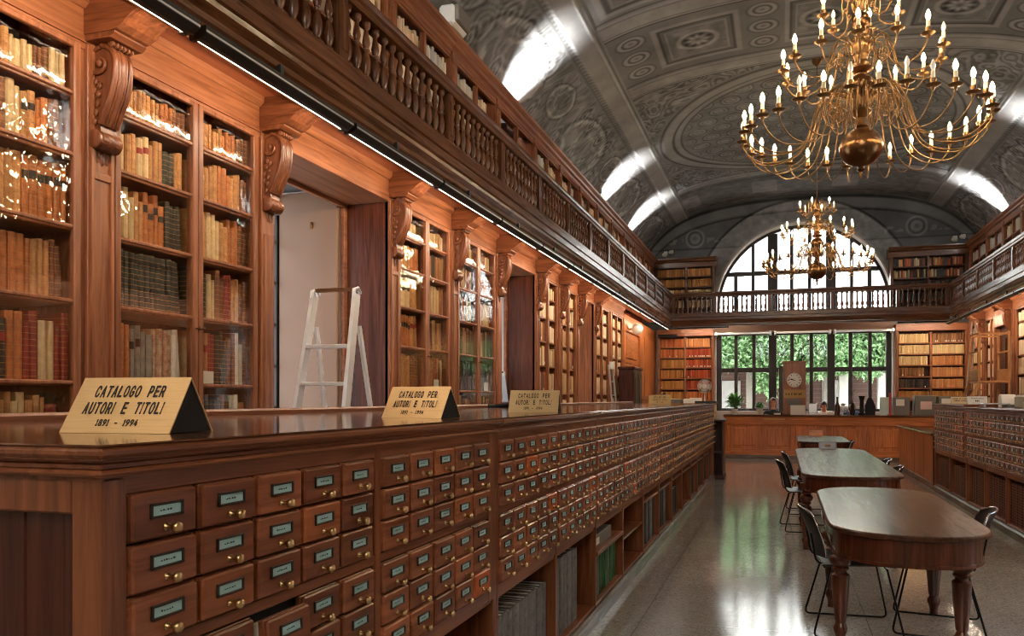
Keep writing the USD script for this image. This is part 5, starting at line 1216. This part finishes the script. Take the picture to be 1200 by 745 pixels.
def item(name, label, cat, loc, parts, rotz=0):
    t = thing(name, label, cat, loc, rotz)
    for n, m, mt, *sm in parts: obj(n, m, mt, t, *(sm or [False]))
    return t
zc = 1.0655
item('notice_card', 'large white notice card leaning below the clock', 'notice', (.22, CY + .08, zc), [('card', MB().prism([(0, 0), (.05, .23), (.06, .23), (.016, 0)], 'x', 0, .34), 'paper'), ('foot', MB().box(.1, .24, .01, .10, 0, .012), 'grey_box')])
item('info_screen', 'grey round edged screen beside the white notice card', 'screen', (.62, CY + .10, zc), [('screen', MB().box(0, .21, 0, .05, .03, .28, .02), 'steel'), ('stand', MB().box(.03, .18, .0, .12, 0, .035, .008), 'steel')])
item('leaflet_stack', 'small white stack of leaflets left of the clock case', 'leaflets', (-.16, CY + .06, zc), [('stack', MB().box(0, .16, 0, .12, 0, .04, .003), 'paper')])
def fan(label, loc, rotz, s=1.0):
    t = thing('desk_fan', label, 'fan', loc, rotz)
    cg = MB()
    for q in np.linspace(0, math.pi, 21)[:-1]: cg.tube([(.155 * s * math.cos(q) * u, -.04 * s * (1 - u * u), .38 * s + .155 * s * math.sin(q) * u) for u in np.linspace(-1, 1, 7)], .0022, 4)
    for r in (.05, .10, .155): cg.tube([(r * s * math.cos(q), -.04 * s * (1 - (r / .155) ** 2), .38 * s + r * s * math.sin(q)) for q in np.linspace(0, 2 * math.pi, 25)], .003, 4)
    obj('guard', cg, 'white_paint', t)
    for k in range(4):
        q = k * math.pi / 2; obj('blade', MB().prism([(.02 * s, -.03 * s), (.12 * s, -.085 * s), (.145 * s, -.02 * s), (.13 * s, .05 * s), (.03 * s, .03 * s)], 'y', .0, .006).xf([(math.cos(q), 0, -math.sin(q), 0), (0, 1, 0, .02), (math.sin(q), 0, math.cos(q), .38 * s)]), 'fan_grey', t)
    obj('motor', MB().lathe([(.03 * s, -.02), (.045 * s, .03), (.045 * s, .10), (.02 * s, .12)], 14, (0, 0, .38 * s), 'y'), 'white_paint', t, 40)
    obj('stem', MB().lathe([(.018, .03), (.015, .2 * s), (.02, .34 * s)], 10, (0, .05, 0)), 'white_paint', t, 40); obj('base', MB().lathe([(.10 * s, 0), (.10 * s, .02), (.03, .04)], 18, (0, .05, 0)), 'white_paint', t, 40)
t = thing('staff_desk', 'high dark desk before the orange periodicals at the far left', 'desk', (-3.25, 16.35, 0))
obj('top', MB().box(0, 1.85, -.03, .8, 1.31, 1.35, .006), 'dark_wood_x', t); obj('body', MB().box(.05, 1.8, .03, .75, .08, 1.31, .005), 'dark_wood_z', t); obj('plinth', MB().box(.08, 1.77, .06, .72, 0, .08), 'black', t)
for k in range(3): obj('panel', MB().box(.12 + .57 * k, .60 + .57 * k, .012, .035, .2, 1.2, .008), 'dark_wood_z', t)
DZ = 1.3505
fan('white desk fan on the high dark desk before the orange periodicals', (-1.60, 16.6, DZ), 0, .98)
fan('white desk fan on the counter beside the third person', (1.42, CY + .45, zc - .12), 0, .75)
# plants
RP_ = random.Random(4)
def plant(label, loc, n, r, h):
    t = thing('potted_plant', label, 'plant', loc); obj('pot', MB().lathe([(.06, 0), (.075, .12), (.08, .13), (.07, .13)], 14), 'terracotta', t, 40)
    lv = MB()
    for k in range(n):
        a, el, l = RP_.uniform(0, 6.28), RP_.uniform(.2, 1.3), RP_.uniform(.5, 1) * r; b = np.array([0, 0, .13 + RP_.uniform(0, h * .5)]); d = np.array([math.cos(a) * math.cos(el), math.sin(a) * math.cos(el), math.sin(el)]); sd = np.array([-math.sin(a), math.cos(a), 0]) * .042
        m_, e_ = b + d * l * .6 + [0, 0, .02], b + d * l - [0, 0, .05]
        lv.add([b, m_ - sd, e_, m_ + sd, m_ + [0, 0, .004]], [(0, 1, 4), (1, 2, 4), (2, 3, 4), (3, 0, 4), (0, 4, 1), (1, 4, 2), (2, 4, 3), (3, 4, 0)])
    obj('leaves', lv, 'leaf_plain', t)
plant('leafy green potted plant on the left end of the counter', (-1.10, CY + .42, zc), 130, .40, .30)
plant('small dark green potted plant beside the seated staff member', (-.50, CY + .55, zc), 40, .2, .12)
item('box_file', 'pale wooden card box on the high dark desk', 'box', (-3.10, 16.45, DZ), [('box', MB().box(0, .24, 0, .18, 0, .075, .004), 'pale_wood_x'), ('lid', MB().box(-.004, .244, -.004, .184, .075, .09, .004), 'pale_wood_x')])
item('telephone', 'black desk telephone on the high dark desk', 'telephone', (-2.78, 16.5, DZ), [('base', MB().prism([(0, 0), (.0, .04), (.16, .09), (.2, .09), (.2, 0)], 'x', 0, .2), 'black'), ('handset', MB().box(-.01, .05, .0, .2, .09, .13, .012), 'black'), ('keypad', MB().box(.08, .18, .03, .13, .055, .07, .004), 'grey_box')])
item('desk_lamp', 'black jointed desk lamp beside the telephone', 'lamp', (-2.62, 16.75, DZ), [('base', MB().lathe([(.08, 0), (.08, .02), (.02, .03)], 16), 'black', 40), ('arm', MB().tube([(0, 0, .02), (-.08, 0, .14), (.1, 0, .2)], .008, 6), 'black', True), ('shade', MB().lathe([(.06, -.05), (.03, .03), (.02, .05)], 14, (.12, 0, .19)), 'black', 40)])
for k, (x, y) in enumerate(((-2.40, 16.5), (-2.06, 16.6))): item('file_tray', f'{("white", "pale")[k]} file tray on the high dark desk, {("nearer", "farther")[k]} of two', 'tray', (x, y, DZ), [('tray', MB().box(0, .3, 0, .22, 0, .09, .006), 'paper' if k else 'grey_box'), ('sheets', MB().box(.02, .28, .02, .2, .09, .10), 'paper')])
item('price_card', 'small white standing card before the far left fan', 'card', (-1.90, 16.4, DZ), [('card', MB().prism([(0, 0), (.03, .12), (.04, .12), (.012, 0)], 'x', 0, .26), 'paper'), ('rear_leaf', MB().prism([(.075, 0), (.045, .12), (.04, .12), (.065, 0)], 'x', 0, .26), 'paper')])
for k in range(2):
    item('book_rest', f'black sloping book rest on the second left catalogue, {("nearer", "farther")[k]} of two', 'book rest', (-2.50, 6.25 + .62 * k, 1.3705), [('slope', MB().prism([(0, 0), (.26, .035), (.26, .05), (0, .012)], 'y', 0, .5), 'black'), ('lip', MB().box(-.01, .0, 0, .5, 0, .03), 'black'), ('prop', MB().box(.22, .25, .05, .45, 0, .03), 'black')])
# right side of the counter
for k, (x, w, h, lb) in enumerate(((2.50, .36, .42, 'dark grey document case with two papers on the right of the counter'), (2.96, .44, .46, 'dark grey document case with one pink paper'), (3.46, .60, .44, 'long grey document case behind the right catalogue signs'))):
    t = item('document_case', lb, 'case', (x, CY + .22, zc), [('body', MB().box(0, w, 0, .3, 0, h, .008), 'grey_box'), ('paper_sheet', MB().box(.06, w - .12, -.004, .001, h - .2, h - .05) if k != 1 else MB().box(.12, .36, -.004, .001, .14, .32), 'paper' if k != 1 else 'pink_paper')])
item('red_stand', 'narrow red stand between the counter window and grey cases', 'stand', (2.42, CY + .25, zc), [('post', MB().box(0, .05, 0, .05, 0, .52, .004), 'red_paint'), ('foot', MB().box(-.05, .10, -.05, .1, 0, .02, .004), 'red_paint')])
item('poster_board', 'pale upright poster board at the right end window', 'board', (2.22, CY + .3, zc), [('board', MB().box(0, .2, 0, .02, 0, .42), 'pale_print'), ('foot', MB().box(.05, .15, -.06, .08, 0, .02), 'steel')])
item('vase', 'slim dark vase with bare twigs on the counter', 'vase', (1.62, CY + .25, zc), [('vase', MB().lathe([(.05, 0), (.06, .08), (.035, .2), (.03, .26), (.04, .28)], 14), 'cloth_black', 40), ('twigs', MB().tube([(0, 0, .25), (-.02, 0, .4), (.05, 0, .62)], .008, 5).tube([(0, 0, .25), (.03, 0, .42), (.12, .02, .55)], .007, 5).tube([(0, 0, .25), (-.05, 0, .4), (-.06, .02, .52)], .007, 5), 'dark_wood_z')])
item('bottle', 'brown glass bottle standing among dark objects on the counter', 'bottle', (1.28, CY + .2, zc), [('glass', MB().lathe([(.055, 0), (.06, .05), (.055, .22), (.022, .30), (.02, .38), (.024, .40)], 14), 'dark_wood_z', 40), ('cap', MB().lathe([(.024, .40), (.024, .42), (.02, .425)], 12), 'black', 40)])
item('figurine', 'dark carved column figurine on the counter', 'figurine', (1.82, CY + .22, zc), [('column', MB().lathe([(.08, 0), (.08, .04), (.05, .06), (.045, .35), (.06, .38), (.06, .42)], 12), 'cloth_black', 40), ('cap', MB().box(-.07, .07, -.07, .07, .42, .45, .006), 'cloth_black')])
item('black_bag', 'black peaked bag standing on the counter', 'bag', (2.0, CY + .25, zc), [('bag', MB().prism([(-.10, 0), (-.11, .22), (-.04, .40), (.0, .42), (.06, .36), (.12, .2), (.11, 0)], 'y', -.06, .06), 'cloth_black'), ('strap', MB().tube([(-.03, 0, .38), (0, 0, .46), (.04, 0, .38)], .01, 6), 'black', True)])
item('printer', 'rounded white desk machine on the right catalogue', 'machine', (2.76, 10.62, 1.3455), [('body', MB().prism([(0, 0), (.0, .04), (.02, .11), (.06, .15), (.12, .16), (.16, .14), (.17, .08), (.17, 0)], 'x', -.085, .085), 'white_paint'), ('tray', MB().box(-.08, .08, -.10, .0, .02, .035, .004), 'steel')], 0)
item('grey_tray', 'flat grey tray beside the rounded white machine', 'tray', (2.42, 10.42, 1.3455), [('tray', MB().box(0, .30, 0, .25, .03, .05, .004), 'steel'), ('legs', MB().box(.01, .03, .01, .24, 0, .03).box(.27, .29, .01, .24, 0, .03), 'steel')])
item('file_crate', 'pale grey file crate at the right picture edge', 'crate', (2.74, 10.05, 1.3455), [('crate', MB().box(0, .3, 0, .3, 0, .13, .006), 'label_grey'), ('files', MB().box(.02, .28, .02, .28, .13, .15), 'paper')])
item('globe_lamp', 'pale round globe lamp over the far left side door', 'lamp', (XL + .12, 16.7, 3.02), [('globe', MB().ball((.08, 0, 0), .13, 16), 'clock_white', True), ('arm', MB().box(-.12, .0, -.02, .02, -.02, .02, .004), 'brass_old')])
item('roller_blind', 'black rolled blind at the top of the orange periodicals case', 'blind', (XL + .14, YE - .10, 3.12), [('roll', MB().lathe([(.02, 0), (.05, .01), (.05, .50), (.02, .51)], 14, (0, 0, 0), 'x'), 'black', 40), ('bracket', MB().box(-.01, .02, -.02, .09, -.03, .06, .004), 'black')])
# ------------------------------------------------------------------ people behind the counter
def person(label, loc, rotz, shirt, hair_m, lean=0., S=.62, long_hair=False, drop=.0):
    t = thing('person', label, 'person', loc, rotz)      # seated on a stool, facing -y
    J = {'pel': (0, .02, S + .06, .13), 'belly': (0, 0 - lean * .2, S + .22, .125), 'chest': (0, -lean * .5, S + .40, .14), 'neckb': (0, -lean * .8, S + .545, .066), 'neck': (0, -lean - drop * .4, S + .615 - drop * .5, .052)}
    for s, n in ((-1, 'l'), (1, 'r')):
        J['sh' + n] = (s * .175, -lean * .6, S + .485, .062); J['el' + n] = (s * .235, -.06 - lean * .7, S + .24, .045); J['wr' + n] = (s * .12, -.27 - lean, S + .26, .030)
        J['hip' + n] = (s * .09, 0, S + .05, .095); J['kn' + n] = (s * .12, -.40, S + .04, .068); J['an' + n] = (s * .12, -.30, .09, .045); J['toe' + n] = (s * .13, -.45, .04, .035)
    def bone(a, b): return m3.Manifold.batch_hull([m3.Manifold.sphere(J[k][3], 16).translate(J[k][:3]) for k in (a, b)])
    def blend(bones, e=.03, it=8):
        m = bones[0]
        for b in bones[1:]: m = m + b
        m = m.refine_to_length(e).to_mesh(); tm = trimesh.Trimesh(m.vert_properties[:, :3], m.tri_verts); trimesh.smoothing.filter_taubin(tm, iterations=it); return tm
    chest = m3.Manifold.batch_hull([m3.Manifold.sphere(J[k][3], 16).translate(J[k][:3]) for k in ('chest', 'shl', 'shr')])
    body = [bone('pel', 'belly'), bone('belly', 'chest'), chest, bone('chest', 'neckb'), bone('hipl', 'hipr')]
    for n in 'lr': body += [bone('sh' + n, 'el' + n), bone('el' + n, 'wr' + n), bone('hip' + n, 'kn' + n), bone('kn' + n, 'an' + n), bone('an' + n, 'toe' + n)]
    obj('clothed_body', blend(body), shirt, t, True)
    hc = np.array([0, -lean - .015 - drop * .8, S + .735 - drop])
    hd = m3.Manifold.batch_hull([m3.Manifold.sphere(.078, 20).scale((.95, 1.12, 1.15)).translate(tuple(hc + [0, .01, .03])), m3.Manifold.sphere(.045, 16).translate(tuple(hc + [0, -.045, -.075]))])
    hd = hd + m3.Manifold.batch_hull([m3.Manifold.sphere(.010, 10).translate(tuple(hc + [0, -.085, .02])), m3.Manifold.sphere(.016, 10).translate(tuple(hc + [0, -.098, -.022]))])
    hd = hd + bone('neckb', 'neck') + m3.Manifold.batch_hull([m3.Manifold.sphere(.05, 14).translate(J['neck'][:3]), m3.Manifold.sphere(.045, 14).translate(tuple(hc + [0, .01, -.06]))])
    for s in (-1, 1): hd = hd + m3.Manifold.sphere(.02, 10).scale((.4, .8, 1.4)).translate(tuple(hc + [s * .078, .012, .0]))
    m = hd.refine_to_length(.012).to_mesh(); tm = trimesh.Trimesh(m.vert_properties[:, :3], m.tri_verts); trimesh.smoothing.filter_taubin(tm, iterations=4)
    obj('head', tm, 'skin', t, True)
    for s in (-1, 1): obj('eye', MB().ball(hc + [s * .03, -.082, .018], .010, 8), 'ink', t, True)
    obj('mouth', MB().box(-.024, .024, hc[1] - .0905, hc[1] - .08, hc[2] - .062, hc[2] - .054, .003), 'lips', t)
    h = m3.Manifold.sphere(.090, 24).scale((1.0, 1.14, 1.16)).translate(tuple(hc + [0, .018, .036]))
    cut = m3.Manifold.cube((.3, .14, .2), True).translate(tuple(hc + [0, -.115, -.045]))
    h = h - cut - m3.Manifold.cube((.3, .3, .2), True).translate(tuple(hc + [0, 0, -.155 + (.0 if not long_hair else -.06)]))
    if long_hair: h = h + m3.Manifold.batch_hull([m3.Manifold.sphere(.085, 14).translate(tuple(hc + [0, .03, .0])), m3.Manifold.sphere(.07, 14).translate(tuple(hc + [0, .055, -.13]))])
    obj('hair', h, hair_m, t, 40)
    for n, s in (('l', -1), ('r', 1)):
        w = np.array(J['wr' + n][:3]); hb = [m3.Manifold.batch_hull([m3.Manifold.sphere(.024, 10).translate(tuple(w)), m3.Manifold.sphere(.032, 12).scale((1, 1.2, .55)).translate(tuple(w + [-s * .01, -.06, -.005]))])]
        for q in range(4):
            b0 = w + [-s * .01 + (q - 1.5) * .017, -.085, -.004]; l = (.055, .068, .064, .05)[q if s > 0 else 3 - q]
            hb.append(m3.Manifold.batch_hull([m3.Manifold.sphere(.009, 8).translate(tuple(b0)), m3.Manifold.sphere(.0075, 8).translate(tuple(b0 + [0, -l * .6, -.004]))])); hb.append(m3.Manifold.batch_hull([m3.Manifold.sphere(.0078, 8).translate(tuple(b0 + [0, -l * .6, -.004])), m3.Manifold.sphere(.0065, 8).translate(tuple(b0 + [0, -l, -.02]))]))
        hb.append(m3.Manifold.batch_hull([m3.Manifold.sphere(.011, 8).translate(tuple(w + [-s * .03, -.035, .0])), m3.Manifold.sphere(.008, 8).translate(tuple(w + [-s * .052, -.085, -.012]))]))
        m = hb[0]
        for q in hb[1:]: m = m + q
        obj('hand', m, 'skin', t, 50)
    st = thing('stool', f'round stool under the {label.split(" with ")[0]}', 'stool', loc, rotz)
    obj('seat', MB().lathe([(.17, S - .11), (.18, S - .10), (.18, S - .075), (.16, S - .07)], 20), 'black', st, 40); obj('column', MB().lathe([(.03, .04), (.025, S - .10)], 12), 'steel', st, 40); obj('foot', MB().lathe([(.20, 0), (.20, .02), (.03, .05)], 20), 'black', st, 40)
person('seated staff member with brown hair in black at the counter left', (-.19, CY + 1.40, 0), 5, 'cloth_black', 'hair_brown', .02, .61, True)
person('dark haired staff member in white seated behind the counter middle', (1.05, CY + 1.42, 0), -4, 'cloth_white', 'hair_dark', .10, .60, False, .09)
person('stooping staff member with chestnut hair behind the counter right', (1.66, CY + 1.44, 0), 8, 'cloth_blue', 'hair_brown', .12, .59, False, .14)

# ------------------------------------------------------------------ the courtyard outside
struct('courtyard_ground', MB().box(-14, 16, YEND, 40, -.3, -.1), 'paving')
fc = thing('courtyard_building', 'pale building across the courtyard behind the greenery', 'building', (0, 33, 0))
obj('wall', MB().box(-14, 16, 0, .4, -.1, 9.5), 'pale_render', fc)
for x in range(-11, 14, 3):
    for z in (5.6,):
        w = obj('window', MB().box(x - .55, x + .55, -.04, .02, z, z + 2.0, .01), 'white_paint', fc); obj('glass', MB().box(x - .47, x + .47, -.05, -.035, z + .08, z + 1.92), 'window_dark', w)
lo = thing('garden_loggia', 'low brick and white columned loggia under the creepers', 'loggia', (0, 26.5, 0))
obj('brick_wall', MB().box(-8, 10, 1.5, 1.8, -.1, 4.15), 'brick', lo); obj('roof', MB().box(-8, 10, -.2, 1.5, 2.7, 2.82), 'loggia_render', lo)
for k, x in enumerate((-3.3, -2.2, -1.0, .25, 1.5, 2.0, 3.2, 4.5)): obj('column', MB().box(x - .14, x + .14, 0, .3, -.1, 2.7, .02), 'loggia_white' if k > 4 else 'loggia_render', lo)
for x in (-1.75, 1.75, 3.9): obj('window', MB().box(x - .35, x + .35, 1.42, 1.5, .7, 2.1, .01), 'loggia_white', lo)
for k in range(14): obj('brick_course', MB().box(-8, 10, 1.48, 1.5, .2 + .16 * k, .21 + .16 * k), 'loggia_render', lo)
RL = np.random.default_rng(5)
LF = UsdGeom.PointInstancer.Define(stage, '/World/climbing_foliage')
lp = UsdGeom.Xform.Define(stage, '/World/climbing_foliage/kinds')
leafm = MB().add([(0, 0, 0), (.055, 0, .09), (0, -.01, .20), (-.055, 0, .09), (0, .018, .09)], [(0, 1, 4), (1, 2, 4), (2, 3, 4), (3, 0, 4)])
lobj = obj('leaf', leafm, 'leaf', lp.GetPrim())
n = 26000
px = RL.uniform(-6.5, 8.5, n); dep = RL.uniform(0, .9, n) ** 1.5
low = 1.95 + .75 * meshkit.fbm(np.c_[px * .9, px * 0, px * 0], 2, 3) - .55 * (meshkit.noise(np.c_[px * 1.8, px * 0 + 5, px * 0], 9) > .72); high = 3.80 + .5 * meshkit.fbm(np.c_[px * .5 + 9, px * 0, px * 0], 3, 4)
pz = low + (high - low) * RL.uniform(0, 1, n) ** .9
pos = np.c_[px, 25.1 + dep + .25 * np.sin(px * 1.7 + pz), pz]
LF.CreatePositionsAttr(Vt.Vec3fArray.FromNumpy(pos.astype(np.float32))); LF.CreateProtoIndicesAttr(Vt.IntArray.FromNumpy(np.zeros(n, np.int32)))
def qt():
    q = RL.normal(size=(n, 4)); q /= np.linalg.norm(q, axis=1, keepdims=True); return Vt.QuathArray([Gf.Quath(float(a), float(b), float(c), float(d)) for a, b, c, d in q])
LF.CreateOrientationsAttr(qt()); sc_ = RL.uniform(.8, 1.7, n); LF.CreateScalesAttr(Vt.Vec3fArray.FromNumpy(np.c_[sc_, sc_, sc_].astype(np.float32)))
LF.CreatePrototypesRel().SetTargets([lobj.GetPath()])
tag(LF.GetPrim(), 'sunlit climbing foliage covering the loggia outside the end windows', 'foliage', None, 'stuff')
